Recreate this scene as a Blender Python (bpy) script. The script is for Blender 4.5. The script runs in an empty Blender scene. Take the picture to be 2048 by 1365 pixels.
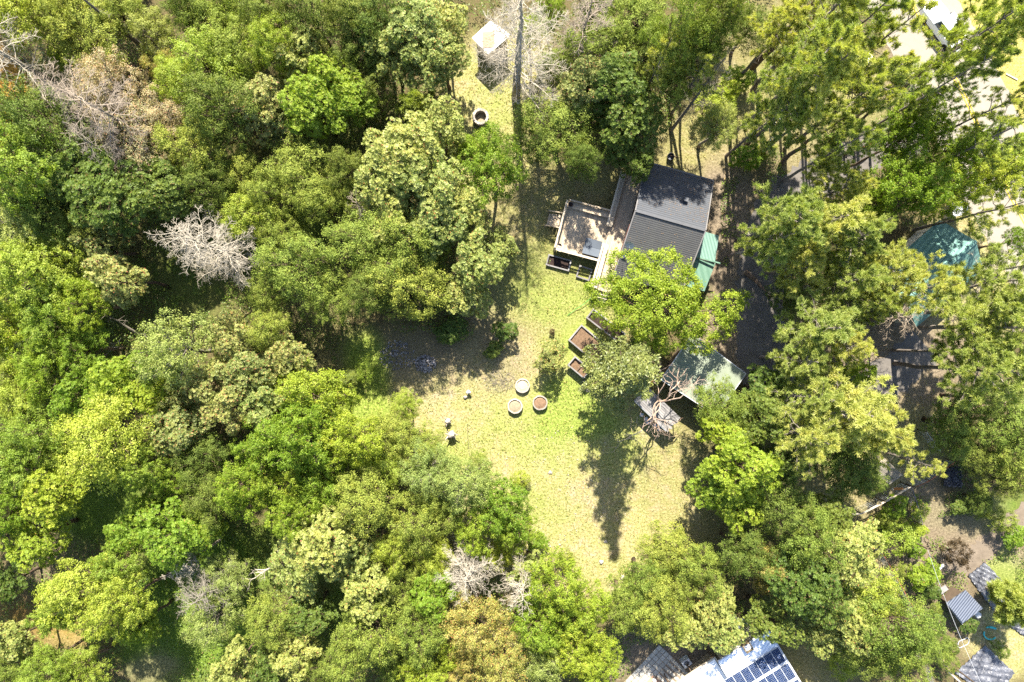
import bpy, math, random
import numpy as np
from mathutils import Vector
C = bpy.context.scene
COL = C.collection
R = math.radians
# ---------------------------------------------------------------- camera, sky, sun, exposure
H = 66.667                      # camera height over the ground, looking straight down
S = 100.0 / 2048                # metres per photo pixel on the ground
SUN_EL, SUN_AZ = R(47), R(-2.5)
cam = bpy.data.objects.new("camera", bpy.data.cameras.new("camera"))
COL.objects.link(cam); C.camera = cam
cam.location = (0, 0, H); cam.data.lens = 24; cam.data.sensor_width = 36
cam.data.clip_start = 0.5; cam.data.clip_end = 3000
W = bpy.data.worlds.new("World"); C.world = W; W.use_nodes = True
nt = W.node_tree
sky = nt.nodes.new("ShaderNodeTexSky"); sky.sky_type = 'NISHITA'; sky.sun_disc = False
sky.sun_elevation = SUN_EL; sky.sun_rotation = SUN_AZ
nt.links.new(sky.outputs[0], nt.nodes["Background"].inputs[0])
nt.nodes["Background"].inputs[1].default_value = 0.095
sl = bpy.data.lights.new("sun", 'SUN'); sl.energy = 5.0; sl.angle = R(0.55); sl.color = (1, .955, .83)
so = bpy.data.objects.new("sun", sl); COL.objects.link(so)
so.rotation_euler = (-(math.pi/2 - SUN_EL), 0, -SUN_AZ)
so.location = (0, 60, 60)
C.view_settings.view_transform = 'Standard'; C.view_settings.look = 'None'
C.view_settings.exposure = 2.0; C.view_settings.gamma = 1.0
C.cycles.max_bounces = 7; C.cycles.diffuse_bounces = 4; C.cycles.transmission_bounces = 5
C.cycles.use_denoising = False

# ---------------------------------------------------------------- helpers
def at(px, py, h=0.0):
    """world point at height h seen at photo pixel (px, py)"""
    k = S * (H - h) / H
    return Vector(((px - 1024) * k, (682.5 - py) * k, h))

def tag(o, label=None, cat=None, group=None, kind=None):
    if label: o["label"] = label
    if cat: o["category"] = cat
    if group: o["group"] = group
    if kind: o["kind"] = kind
    return o

def empty(name, loc, label, cat, group=None, rz=0):
    o = bpy.data.objects.new(name, None); COL.objects.link(o)
    o.location = loc; o.rotation_euler = (0, 0, rz); o.empty_display_size = .3
    return tag(o, label, cat, group)

def mesh_np(name, V, F, mats, rnd=None, cl=None, smooth=False, midx=None):
    """V (n,3); F (m,k) int array, all faces k-gons"""
    me = bpy.data.meshes.new(name)
    m, k = F.shape
    me.vertices.add(len(V)); me.vertices.foreach_set("co", np.asarray(V, np.float32).ravel())
    me.loops.add(m*k); me.loops.foreach_set("vertex_index", F.astype(np.int32).ravel())
    me.polygons.add(m); me.polygons.foreach_set("loop_start", np.arange(0, m*k, k, dtype=np.int32))
    for mt in (mats if isinstance(mats, (list, tuple)) else [mats]): me.materials.append(mt)
    if midx is not None: me.polygons.foreach_set("material_index", midx.astype(np.int32))
    if smooth: me.polygons.foreach_set("use_smooth", np.ones(m, bool))
    me.update(calc_edges=True)
    for nm, arr in (("rnd", rnd), ("cl", cl)):
        if arr is not None:
            a = me.attributes.new(nm, 'FLOAT', 'FACE'); a.data.foreach_set("value", np.asarray(arr, np.float32))
    return me

class MB:
    """collects boxes, tubes, polygons; build() links them as ONE mesh object"""
    def __init__(s): s.v = []; s.f = []; s.r = []
    def add(s, vs, fs, r=None):
        b = len(s.v); s.v += [tuple(v) for v in vs]; s.f += [tuple(b+i for i in f) for f in fs]
        s.r += [random.random() if r is None else r]*len(fs)
    def box(s, c, d, rz=0, r=None, rx=0):
        cx, cy, cz = c; hx, hy, hz = d[0]/2, d[1]/2, d[2]/2
        ca, sa = math.cos(rz), math.sin(rz); cb, sb = math.cos(rx), math.sin(rx); vs = []
        for x, y, z in ((-1,-1,-1),(1,-1,-1),(1,1,-1),(-1,1,-1),(-1,-1,1),(1,-1,1),(1,1,1),(-1,1,1)):
            X, Y, Z = x*hx, y*hy, z*hz
            Y, Z = Y*cb - Z*sb, Y*sb + Z*cb
            vs.append((cx+X*ca-Y*sa, cy+X*sa+Y*ca, cz+Z))
        s.add(vs, ((0,3,2,1),(4,5,6,7),(0,1,5,4),(1,2,6,5),(2,3,7,6),(3,0,4,7)), r)
    def beam(s, a, b, w, h, r=None):
        """box from point a to point b, w wide, h tall"""
        a, b = Vector(a), Vector(b); d = (b-a).normalized()
        sd = Vector((-d.y, d.x, 0)); sd = sd.normalized() if sd.length > 1e-4 else Vector((1,0,0))
        up = d.cross(sd); vs = []
        for p in (a, b):
            for i, j in ((-1,-1),(1,-1),(1,1),(-1,1)): vs.append(p + sd*(i*w/2) + up*(j*h/2))
        s.add(vs, ((0,1,2,3),(7,6,5,4),(0,4,5,1),(1,5,6,2),(2,6,7,3),(3,7,4,0)), r)
    def tube(s, pts, rad, n=6, cap=True):
        pts = [Vector(p) for p in pts]; b = []; rr = random.random()
        for i, p in enumerate(pts):
            d = (pts[min(i+1, len(pts)-1)] - pts[max(i-1, 0)]).normalized()
            a = d.orthogonal().normalized(); c = d.cross(a)
            if i and n > 3:
                pa = b[-1][0] - pts[i-1]; a2 = (pa - d*pa.dot(d))
                if a2.length > 1e-5: a = a2.normalized(); c = d.cross(a)
            q = rad[i] if hasattr(rad, '__len__') else rad
            b.append([p + (a*math.cos(2*math.pi*k/n) + c*math.sin(2*math.pi*k/n))*q for k in range(n)])
        vs = [v for ring in b for v in ring]; fs = []
        for i in range(len(pts)-1):
            for k in range(n): fs.append((i*n+k, i*n+(k+1)%n, (i+1)*n+(k+1)%n, (i+1)*n+k))
        if cap: fs.append(tuple(range(n-1, -1, -1))); fs.append(tuple((len(pts)-1)*n+k for k in range(n)))
        s.add(vs, fs, rr)
    def prism(s, poly, z0, z1, r=None):
        """poly: list of (x,y) ccw or cw; z0,z1 bottom/top (floats or per-vertex lists)"""
        n = len(poly); ar = sum(poly[i][0]*poly[(i+1)%n][1]-poly[(i+1)%n][0]*poly[i][1] for i in range(n))
        if ar < 0:
            poly = poly[::-1]
            if hasattr(z1, '__len__'): z1 = z1[::-1]
            if hasattr(z0, '__len__'): z0 = z0[::-1]
        a = [(p[0], p[1], z0[i] if hasattr(z0, '__len__') else z0) for i, p in enumerate(poly)]
        b = [(p[0], p[1], z1[i] if hasattr(z1, '__len__') else z1) for i, p in enumerate(poly)]
        s.add(a+b, [tuple(range(n-1,-1,-1)), tuple(range(n, 2*n))] + [(i, (i+1)%n, n+(i+1)%n, n+i) for i in range(n)], r)
    def build(s, name, mat, parent=None, smooth=False, at_=None):
        org = parent.location if parent is not None and at_ is None else Vector(at_ or (0,0,0))
        me = bpy.data.meshes.new(name)
        me.from_pydata([tuple(Vector(v)-org) for v in s.v], [], s.f); me.materials.append(mat)
        a = me.attributes.new("rnd", 'FLOAT', 'FACE'); a.data.foreach_set("value", s.r)
        if smooth: me.polygons.foreach_set("use_smooth", [True]*len(s.f))
        o = bpy.data.objects.new(name, me); COL.objects.link(o)
        if parent is not None: o.parent = parent
        if at_ is not None: o.location = at_
        return o

# ---------------------------------------------------------------- materials
def lin(c): return tuple(((x/255)/12.92 if x/255 <= .04045 else ((x/255+.055)/1.055)**2.4) for x in c) + (1,)

def newmat(name):
    m = bpy.data.materials.new(name); m.use_nodes = True
    n = m.node_tree.nodes; l = m.node_tree.links
    return m, n, l, n["Principled BSDF"]

def mixc(n, l, fac, a, b, mode='MIX'):
    x = n.new("ShaderNodeMix"); x.data_type = 'RGBA'; x.blend_type = mode
    for sock, v in ((x.inputs[0], fac), (x.inputs[6], a), (x.inputs[7], b)):
        if isinstance(v, bpy.types.NodeSocket): l.new(v, sock)
        else: sock.default_value = v
    return x.outputs[2]

def noise(n, l, scale, detail=4, rough=.6, co=None, dist=0):
    x = n.new("ShaderNodeTexNoise"); x.inputs["Scale"].default_value = scale
    x.inputs["Detail"].default_value = detail; x.inputs["Roughness"].default_value = rough
    x.inputs["Distortion"].default_value = dist
    if co is None:
        co = n.new("ShaderNodeTexCoord").outputs["Object"]
    l.new(co, x.inputs["Vector"]); return x.outputs["Fac"]

def ramp(n, l, fac, stops, interp='LINEAR'):
    x = n.new("ShaderNodeValToRGB"); x.color_ramp.interpolation = interp
    e = x.color_ramp.elements
    while len(e) < len(stops): e.new(0.5)
    for i, (p, c) in enumerate(stops): e[i].position = p; e[i].color = c if len(c) == 4 else (*c, 1)
    l.new(fac, x.inputs[0]); return x.outputs[0]

def attr(n, name):
    x = n.new("ShaderNodeAttribute"); x.attribute_name = name; return x.outputs["Fac"]

def foliage(name, dark, light, accent=None, acc_amt=.05, rough=.45, transl=.35, spec=.5):
    """leaf colours vary leaf by leaf, clump by clump and tree by tree"""
    m, n, l, p = newmat(name)
    a = attr(n, "rnd"); c = attr(n, "cl")
    oi = n.new("ShaderNodeObjectInfo").outputs["Random"]
    big = noise(n, l, .45, 2)
    mm = n.new("ShaderNodeMath"); mm.operation = 'MULTIPLY_ADD'; l.new(c, mm.inputs[0]); mm.inputs[1].default_value = .45
    m2 = n.new("ShaderNodeMath"); m2.operation = 'MULTIPLY_ADD'; l.new(a, m2.inputs[0]); m2.inputs[1].default_value = .75
    l.new(m2.outputs[0], mm.inputs[2]); 
    m3 = n.new("ShaderNodeMath"); m3.operation = 'MULTIPLY_ADD'; l.new(big, m3.inputs[0]); m3.inputs[1].default_value = .5; m3.inputs[2].default_value = -.36
    l.new(m3.outputs[0], m2.inputs[2])
    col = mixc(n, l, mm.outputs[0], dark, light)
    tip = ramp(n, l, noise(n, l, 1.1, 3, .7), [(.5, (0,0,0)), (.66, (1,1,1))])
    tf = n.new("ShaderNodeMath"); tf.operation = 'MULTIPLY'; l.new(tip, tf.inputs[0]); tf.inputs[1].default_value = .55
    col = mixc(n, l, tf.outputs[0], col, (light[0]*1.22, light[1]*1.08, light[2]*.9, 1))
    hs = n.new("ShaderNodeHueSaturation"); l.new(col, hs.inputs["Color"])
    h1 = n.new("ShaderNodeMapRange"); l.new(oi, h1.inputs[0]); h1.inputs[3].default_value = .48; h1.inputs[4].default_value = .515
    l.new(h1.outputs[0], hs.inputs["Hue"])
    h2 = n.new("ShaderNodeMapRange"); l.new(oi, h2.inputs[0]); h2.inputs[3].default_value = 1.15; h2.inputs[4].default_value = .85
    l.new(h2.outputs[0], hs.inputs["Value"])
    col = hs.outputs[0]
    if accent:
        gt = n.new("ShaderNodeMath"); gt.operation = 'LESS_THAN'; l.new(a, gt.inputs[0]); gt.inputs[1].default_value = acc_amt
        col = mixc(n, l, gt.outputs[0], col, accent)
    l.new(col, p.inputs["Base Color"]); p.inputs["Roughness"].default_value = rough
    p.inputs["Specular IOR Level"].default_value = spec
    t = n.new("ShaderNodeBsdfTranslucent")
    l.new(mixc(n, l, 1.0, col, (1.3, 1.4, .45, 1), 'MULTIPLY'), t.inputs[0])
    mx = n.new("ShaderNodeMixShader"); mx.inputs[0].default_value = transl
    l.new(p.outputs[0], mx.inputs[1]); l.new(t.outputs[0], mx.inputs[2])
    l.new(mx.outputs[0], n["Material Output"].inputs[0])
    return m

def plain(name, c, rough=.8, var=.25, scale=3.0, spec=.3, metal=0, bump=0, c2=None):
    m, n, l, p = newmat(name)
    c = c if len(c) == 4 else (*c, 1)
    d = c2 if c2 else tuple(x*(1-var) for x in c[:3]) + (1,)
    d = d if len(d) == 4 else (*d, 1)
    f = noise(n, l, scale, 6, .7)
    col = ramp(n, l, f, [(.32, d), (.68, c)])
    hs = n.new("ShaderNodeHueSaturation"); l.new(col, hs.inputs["Color"])
    h2 = n.new("ShaderNodeMapRange"); l.new(attr(n, "rnd"), h2.inputs[0]); h2.inputs[3].default_value = 1-var; h2.inputs[4].default_value = 1+var*.6
    l.new(h2.outputs[0], hs.inputs["Value"])
    l.new(hs.outputs[0], p.inputs["Base Color"])
    p.inputs["Roughness"].default_value = rough; p.inputs["Specular IOR Level"].default_value = spec
    p.inputs["Metallic"].default_value = metal
    if bump:
        b = n.new("ShaderNodeBump"); b.inputs["Strength"].default_value = bump; b.inputs["Distance"].default_value = .05
        l.new(noise(n, l, scale*6, 4), b.inputs["Height"]); l.new(b.outputs[0], p.inputs["Normal"])
    return m

def striped(name, c1, c2, period, angle, rough=.6, metal=0, spec=.5, bump=.6, sharp=.5):
    """ribs / shingle courses across one direction, in object space"""
    m, n, l, p = newmat(name)
    co = n.new("ShaderNodeTexCoord").outputs["Object"]
    mp = n.new("ShaderNodeMapping"); l.new(co, mp.inputs[0]); mp.inputs["Rotation"].default_value = (0, 0, angle)
    w = n.new("ShaderNodeTexWave"); w.wave_type = 'BANDS'; w.bands_direction = 'X'; w.wave_profile = 'SAW' if sharp > .8 else 'SIN'
    w.inputs["Scale"].default_value = math.pi*2/(20*period)*1.0; w.inputs["Distortion"].default_value = 0
    l.new(mp.outputs[0], w.inputs[0])
    nz = noise(n, l, 1.2, 5, .7, co)
    f = n.new("ShaderNodeMath"); f.operation = 'MULTIPLY'; l.new(w.outputs["Fac"], f.inputs[0]); f.inputs[1].default_value = .75
    g = n.new("ShaderNodeMath"); g.operation = 'MULTIPLY_ADD'; l.new(nz, g.inputs[0]); g.inputs[1].default_value = .35; l.new(f.outputs[0], g.inputs[2])
    l.new(ramp(n, l, g.outputs[0], [(.2, (*c1, 1)), (.8, (*c2, 1))]), p.inputs["Base Color"])
    b = n.new("ShaderNodeBump"); b.inputs["Strength"].default_value = bump; b.inputs["Distance"].default_value = .03
    l.new(w.outputs["Fac"], b.inputs["Height"]); l.new(b.outputs[0], p.inputs["Normal"])
    p.inputs["Roughness"].default_value = rough; p.inputs["Metallic"].default_value = metal; p.inputs["Specular IOR Level"].default_value = spec
    return m

M = {}
M['mad'] = foliage("leaf_rosette", (.085,.125,.012,1), (.31,.335,.10,1), (.30,.12,.04,1), .02, .5, .3, .25)
M['madr'] = foliage("leaf_rosette_red", (.075,.105,.014,1), (.27,.285,.09,1), (.32,.12,.06,1), .05, .5, .28, .25)
M['oak'] = foliage("leaf_olive", (.07,.105,.010,1), (.27,.32,.062,1), None, 0, .6, .32, .15)
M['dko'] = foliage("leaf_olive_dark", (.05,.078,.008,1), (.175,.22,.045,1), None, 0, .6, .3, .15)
M['lim'] = foliage("leaf_lime", (.095,.155,.004,1), (.265,.345,.045,1), (.3,.2,.05,1), .01, .5, .42, .2)
M['yel'] = foliage("leaf_yellow_green", (.13,.185,.005,1), (.335,.40,.075,1), None, 0, .5, .42, .2)
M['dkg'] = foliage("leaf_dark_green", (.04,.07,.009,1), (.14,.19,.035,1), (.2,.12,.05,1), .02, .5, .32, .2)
M['rst'] = foliage("leaf_rusty", (.14,.16,.014,1), (.35,.33,.10,1), (.36,.18,.06,1), .1, .5, .35, .2)
M['pnk'] = foliage("leaf_dry_pink", (.17,.16,.055,1), (.42,.36,.21,1), (.38,.21,.12,1), .16, .6, .3, .2)
M['pin'] = foliage("needles_pine", (.17,.215,.03,1), (.46,.48,.15,1), None, 0, .5, .42, .2)
M['pny'] = foliage("needles_pine_yellow", (.21,.24,.02,1), (.48,.50,.15,1), None, 0, .5, .42, .2)
M['fir'] = foliage("needles_fir", (.06,.08,.015,1), (.18,.205,.05,1), None, 0, .5, .18, .4)
M['pal'] = foliage("leaf_grey_green", (.14,.18,.03,1), (.30,.34,.10,1), None, 0, .6, .32, .2)
M['red'] = foliage("leaf_burgundy", (.025,.018,.01,1), (.075,.042,.018,1), None, 0, .5, .2, .2)
M['bark'] = plain("bark_brown", (.16,.11,.075), .9, .45, 4, .2, 0, .4)
M['barkg'] = plain("bark_grey", (.24,.20,.17), .9, .4, 4, .2, 0, .4)
M['silver'] = plain("deadwood_silver", (.36,.31,.24), .85, .25, 3, .2)
M['deadp'] = plain("deadwood_pinkish", (.29,.23,.175), .85, .3, 3, .2)
M['deadg'] = plain("deadwood_grey", (.22,.19,.15), .85, .35, 3, .2)
M['tan'] = plain("bare_limb_tan", (.36,.295,.245), .8, .35, 1.5, .2, c2=(.38,.24,.16))
M['wood'] = plain("weathered_deck_boards", (.42,.33,.235), .85, .22, 2.5, .2)
M['woodl'] = plain("pale_weathered_board", (.47,.40,.31), .85, .2, 2.5, .2)
M['woodd'] = plain("dark_board", (.12,.085,.06), .85, .3, 3, .2)  # dark brown board tone for posts, doors, underframes and some walls
M['woodp'] = plain("old_grey_plank", (.22,.205,.20), .85, .3, 1.6, .2)
M['redwall'] = plain("red_brown_siding", (.22,.075,.045), .8, .3, 3, .3)
M['soil'] = plain("bare_soil", (.19,.12,.075), .95, .45, 5, .1, 0, .8)
M['soild'] = plain("dark_soil", (.05,.032,.028), .95, .5, 5, .1, 0, .8)
M['stone'] = plain("pale_stone", (.36,.315,.265), .85, .35, 4, .2, 0, .5)
M['rock'] = plain("grey_rubble", (.27,.25,.25), .85, .5, 4, .3, 0, .5)
M['white'] = plain("white_paint", (.85,.85,.84), .5, .05, 2, .5)
M['whitem'] = plain("white_metal_sheet", (.83,.84,.86), .35, .06, .6, .5)
M['tanply'] = plain("tan_panel", (.30,.225,.135), .7, .12, 2, .3)
M['black'] = plain("black_plastic", (.018,.018,.02), .45, .4, 3, .5)
M['slate'] = plain("slate_vinyl_cover", (.075,.09,.115), .55, .25, 1.5, .4)
M['glass'] = plain("window_glass", (.03,.05,.07), .08, .2, 1, .8)
M['teal'] = plain("teal_plastic", (.02,.35,.36), .5, .2, 3, .5)
M['orange'] = plain("orange_brown_thing", (.50,.20,.04), .7, .35, 6, .3)
M['rust'] = plain("rusty_iron", (.30,.10,.045), .7, .35, 6, .4)
M['hose'] = plain("green_hose", (.02,.30,.03), .5, .2, 3, .5)
M['dgrey'] = plain("dark_grey_metal", (.10,.10,.11), .5, .3, 4, .5)
M['lgrey'] = plain("light_grey_metal", (.50,.51,.53), .4, .2, 4, .5)
M['rubber'] = plain("tyre_rubber", (.02,.02,.02), .8, .2, 4, .3)
M['gold'] = plain("yellow_road_paint", (.62,.42,.05), .7, .25, 3, .3)
M['paver'] = plain("concrete_paver", (.40,.37,.32), .85, .2, 3, .2)
M['brick'] = plain("terracotta_paving", (.44,.25,.16), .85, .2, 2, .2)
M['asph'] = plain("aged_asphalt", (.27,.235,.19), .9, .14, 1.1, .2, 0, .25)
M['asphd'] = plain("grey_driveway", (.21,.185,.165), .92, .35, .9, .2, 0, .5)
M['pathm'] = plain("dusty_path", (.26,.205,.155), .95, .35, 1.1, .1, 0, .6)
M['tarp'] = plain("black_plastic_sheet", (.17,.17,.19), .4, .3, 1.1, .5, 0, .9, c2=(.018,.02,.03))
M['cream'] = plain("cream_wall", (.5,.46,.38), .8, .1, 2, .3)

# ---------------------------------------------------------------- ground
def vnoise(x, y, seed, scale):
    rs = np.random.RandomState(seed); g = rs.rand(256, 256)
    X, Y = x/scale+1000, y/scale+1000
    xi, yi = np.floor(X).astype(int), np.floor(Y).astype(int); fx, fy = X-xi, Y-yi
    fx, fy = fx*fx*(3-2*fx), fy*fy*(3-2*fy); a = lambda i, j: g[(xi+i) % 256, (yi+j) % 256]
    return (a(0,0)*(1-fx)+a(1,0)*fx)*(1-fy) + (a(0,1)*(1-fx)+a(1,1)*fx)*fy
def fbm(x, y, seed, scale):
    return sum(vnoise(x, y, seed+i, scale/2**i)*.5**(i+1) for i in range(4))/.9375

# soft ellipses in photo pixels: (cx, cy, rx, ry, channel, amount)
PATCH = [
 # short grass, yellow and dry = 'str', green = 'grn', grey-brown bare earth = 'drt'
 (1100,900,190,230,'str',1),(1130,700,120,160,'str',.8),(950,850,170,110,'str',1),(1150,1060,150,130,'str',1),(1300,960,140,150,'str',.8),
 (990,230,110,150,'str',1),(1080,180,60,90,'str',.8),(800,780,120,110,'str',.5),(640,720,90,110,'str',.4),(1020,470,70,120,'str',.8),(1130,370,140,60,'str',.7),
 (1120,590,110,60,'grn',.6),(1150,830,80,60,'grn',.9),(1170,690,60,70,'grn',.7),(730,780,50,90,'grn',1),(740,860,60,60,'grn',.9),(1120,880,80,40,'grn',.55),(1060,540,70,50,'grn',.5),
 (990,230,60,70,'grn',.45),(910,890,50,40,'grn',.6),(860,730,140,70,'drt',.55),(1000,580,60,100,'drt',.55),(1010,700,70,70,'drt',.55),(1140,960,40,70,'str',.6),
 (2010,140,90,120,'yel',1.2),(1990,20,100,80,'yel',.9),(0,180,30,90,'org',1.3),(1450,480,55,130,'drt',1),(1460,700,70,60,'drt',.9),(1420,400,60,50,'drt',.6),
 (1640,330,150,90,'drt',.5),(1950,560,110,110,'str',1),(2010,440,90,90,'str',1),(1800,870,80,130,'str',.8),(1800,720,140,80,'drt',.9),(1900,780,140,70,'drt',.5),
 (1400,300,100,80,'str',.7),(1480,200,80,120,'str',.6),(1540,40,60,60,'str',.6),(1600,260,120,80,'str',.6),(1700,200,120,120,'str',.5),
 (2010,1150,60,60,'grn',.7),(2000,1290,60,70,'str',1),(2030,1250,50,80,'str',1),(1850,1080,120,120,'drt',.8),(1840,1200,80,120,'drt',.6),(1930,1290,70,70,'drt',.4),(1640,1330,90,70,'str',.6),
 (1560,960,80,70,'str',.6),(1620,950,70,60,'str',.6),(1720,1010,90,60,'str',.7),(90,1240,80,60,'org',.5),(90,1140,60,60,'drt',.5),(110,1260,50,40,'str',.6),(300,1350,60,40,'drt',.6),
 (400,1200,110,140,'ivy',1.2),(330,1260,90,110,'ivy',1.2),(560,1130,100,80,'ivy',.7),(380,540,110,130,'ivy',.5),(620,260,120,90,'ivy',.5),(1010,120,70,60,'grn',.3),(700,1250,90,80,'ivy',.7),(60,560,160,220,'ivy',.7),(560,460,90,60,'ivy',.7),
 (1110,850,110,80,'grn',.6),(1060,640,50,50,'drt',.35),(1000,830,60,50,'grn',.45),(1180,1000,60,60,'drt',.3),(1240,890,60,60,'grn',.5),(1080,1010,60,50,'grn',.45),(190,1010,110,80,'ivy',.9),(1650,230,120,90,'ivy',.5),(1560,170,60,90,'ivy',.5),(1950,1025,80,40,'ivy',.8),(1990,1090,60,40,'drt',1),(1930,1130,50,45,'drt',1),(1870,1190,60,60,'drt',.7),(1900,1240,80,60,'drt',.5),(1730,180,60,80,'str',.7),(1830,120,60,80,'drt',.7),(1600,640,60,60,'str',.4),(620,600,90,60,'str',.5),(1760,1110,50,120,'str',.5),(1250,1290,60,50,'drt',.9),(1400,1300,60,40,'drt',1)]
CH = ['str','grn','drt','yel','org','ivy']
xs = np.concatenate([[-900,-400,-200,-120,-85], np.arange(-66, 66.1, .4), [85,120,200,400,900]])
ys = np.concatenate([[-900,-400,-200,-100,-65], np.arange(-48, 48.1, .4), [65,100,200,400,900]])
GX, GY = np.meshgrid(xs, ys); gx, gy = GX.ravel(), GY.ravel()
PX, PY = gx/S+1024, 682.5-gy/S
chan = {c: np.zeros(len(gx)) for c in CH}
wx = (fbm(gx, gy, 5, 5)-.5)*90; wy = (fbm(gx, gy, 25, 5)-.5)*90
def patch(px, py, wx, wy):
    ch = {c: np.zeros(len(px)) for c in CH}
    for cx, cy, rx, ry, c, a in PATCH:
        d = np.sqrt(((px+wx-cx)/rx)**2+((py+wy-cy)/ry)**2)
        ch[c] = np.maximum(ch[c], np.clip(a*(1.45-d)*1.8, 0, 1)*min(1, a))
    return ch
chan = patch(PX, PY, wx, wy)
nx, ny = len(xs), len(ys)
ii = (np.arange(ny-1)[:, None]*nx+np.arange(nx-1)[None, :]).ravel()
gF = np.stack([ii, ii+1, ii+nx+1, ii+nx], 1)
def ground_mat():
    m, n, l, p = newmat("ground_soil_and_grass")
    co = n.new("ShaderNodeTexCoord").outputs["Object"]
    f1 = noise(n, l, .9, 8, .7, co); f2 = noise(n, l, 5, 6, .75, co); f3 = noise(n, l, .25, 3, .5, co); f4 = noise(n, l, 18, 3, .7, co)
    base = ramp(n, l, f1, [(.3, (.035,.03,.015)), (.5, (.11,.085,.04)), (.62, (.06,.075,.018)), (.75, (.22,.17,.075))])
    straw = ramp(n, l, f2, [(.30, (.085,.085,.025)), (.42, (.21,.17,.075)), (.54, (.30,.245,.125)), (.66, (.43,.36,.215))])
    grs = ramp(n, l, f2, [(.32, (.055,.085,.012)), (.5, (.17,.22,.035)), (.66, (.34,.34,.10))])
    mottle = ramp(n, l, f1, [(.46, (0,0,0)), (.60, (1,1,1))])
    bare = ramp(n, l, f2, [(.3, (.16,.12,.075)), (.5, (.30,.235,.155)), (.68, (.42,.35,.25))])
    f5 = noise(n, l, .42, 6, .65, co, .6)
    straw = mixc(n, l, ramp(n, l, f5, [(.54, (0,0,0)), (.66, (.75,.75,.75))]), straw, bare)
    grs = mixc(n, l, ramp(n, l, f5, [(.42, (.9,.9,.9)), (.54, (0,0,0))]), grs, mixc(n, l, .3, grs, (.14,.19,.03,1)))
    straw = mixc(n, l, mottle, mixc(n, l, .38, straw, grs), straw)
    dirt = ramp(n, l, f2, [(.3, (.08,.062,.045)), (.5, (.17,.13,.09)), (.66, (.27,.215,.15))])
    yel = ramp(n, l, f2, [(.3, (.22,.17,.04)), (.5, (.33,.28,.075)), (.68, (.42,.36,.15))])
    org = ramp(n, l, f2, [(.3, (.11,.055,.01)), (.5, (.25,.13,.02)), (.68, (.36,.21,.05))])
    ivy = ramp(n, l, f2, [(.3, (.035,.065,.01)), (.5, (.10,.15,.02)), (.7, (.17,.22,.035))])
    col = base
    for c, k in (('ivy', ivy), ('str', straw), ('yel', yel), ('org', org), ('drt', dirt), ('grn', grs)):
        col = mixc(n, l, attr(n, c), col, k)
    hs = n.new("ShaderNodeHueSaturation"); l.new(col, hs.inputs["Color"])
    v = n.new("ShaderNodeMapRange"); l.new(f4, v.inputs[0]); v.inputs[1].default_value = .3; v.inputs[2].default_value = .7; v.inputs[3].default_value = .55; v.inputs[4].default_value = 1.35
    l.new(v.outputs[0], hs.inputs["Value"]); l.new(hs.outputs[0], p.inputs["Base Color"])
    p.inputs["Roughness"].default_value = .95; p.inputs["Specular IOR Level"].default_value = .1
    b = n.new("ShaderNodeBump"); b.inputs["Strength"].default_value = .9; b.inputs["Distance"].default_value = .12
    l.new(f2, b.inputs["Height"]); l.new(b.outputs[0], p.inputs["Normal"])
    return m
gme = mesh_np("ground", np.stack([gx, gy, np.zeros(len(gx))], 1), gF, ground_mat())
for c in CH:
    a = gme.attributes.new(c, 'FLOAT', 'POINT'); a.data.foreach_set("value", chan[c].astype(np.float32))
ground = bpy.data.objects.new("ground", gme); COL.objects.link(ground); tag(ground, kind="structure")

def ribbon(name, pts, widths, z, mat, rag=.25, seed=1):
    """irregular-edged sheet following photo-pixel points"""
    rnd = random.Random(seed); P = [at(*p) for p in pts]; L = []
    for i in range(len(P)-1):
        for k in range(14):
            t = k/14; p0, p1, p2, p3 = P[max(i-1,0)], P[i], P[i+1], P[min(i+2,len(P)-1)]
            q = .5*((2*p1)+(p2-p0)*t+(2*p0-5*p1+4*p2-p3)*t*t+(3*p1-p0-3*p2+p3)*t**3)
            L.append((q, widths[i]*(1-t)+widths[i+1]*t))
    L.append((P[-1], widths[-1])); vs, fs = [], []
    for i, (q, w) in enumerate(L):
        d = (L[min(i+1,len(L)-1)][0]-L[max(i-1,0)][0]).normalized(); s = Vector((-d.y, d.x, 0))
        a, b = w/2+rnd.uniform(-rag, rag), w/2+rnd.uniform(-rag, rag)
        for k in range(5):
            u = -b + (a+b)*k/4; v = q+s*u; vs.append((v.x, v.y, z))
    for i in range(len(L)-1):
        for k in range(4): fs.append((i*5+k, (i+1)*5+k, (i+1)*5+k+1, i*5+k+1))
    me = bpy.data.meshes.new(name); me.from_pydata(vs, [], fs); me.materials.append(mat)
    for pl in me.polygons: pl.use_smooth = False
    me.update()
    if me.polygons[0].normal.z < 0: me.flip_normals()
    o = bpy.data.objects.new(name, me); COL.objects.link(o); tag(o, kind="structure"); return o
ROAD = [(1650,-320),(1740,-150),(1820,0),(1880,105),(1932,200),(1990,330),(2070,480),(2180,650)]
ribbon("driveway", [(1850,270),(1740,300),(1660,345),(1575,400),(1530,500),(1520,620),(1530,740),(1600,800),(1740,780),(1850,690)], [4,3.6,4,4.6,4.6,4.6,5,4.5,4,4], .006, M['asphd'], .35, 3)
ribbon("road", ROAD, [8.2]*8, .012, M['asph'], .12, 4)
ribbon("path", [(2110,980),(2048,1030),(1985,1085),(1940,1125),(1890,1120)], [1.9,2,2.1,2.6,2], .006, M['pathm'], .3, 6)
ribbon("path", [(1835,1060),(1828,1090),(1815,1120),(1812,1170)], [1.6,1.3,1,.8], .010, M['pathm'], .2, 7)
mk = MB()
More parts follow.
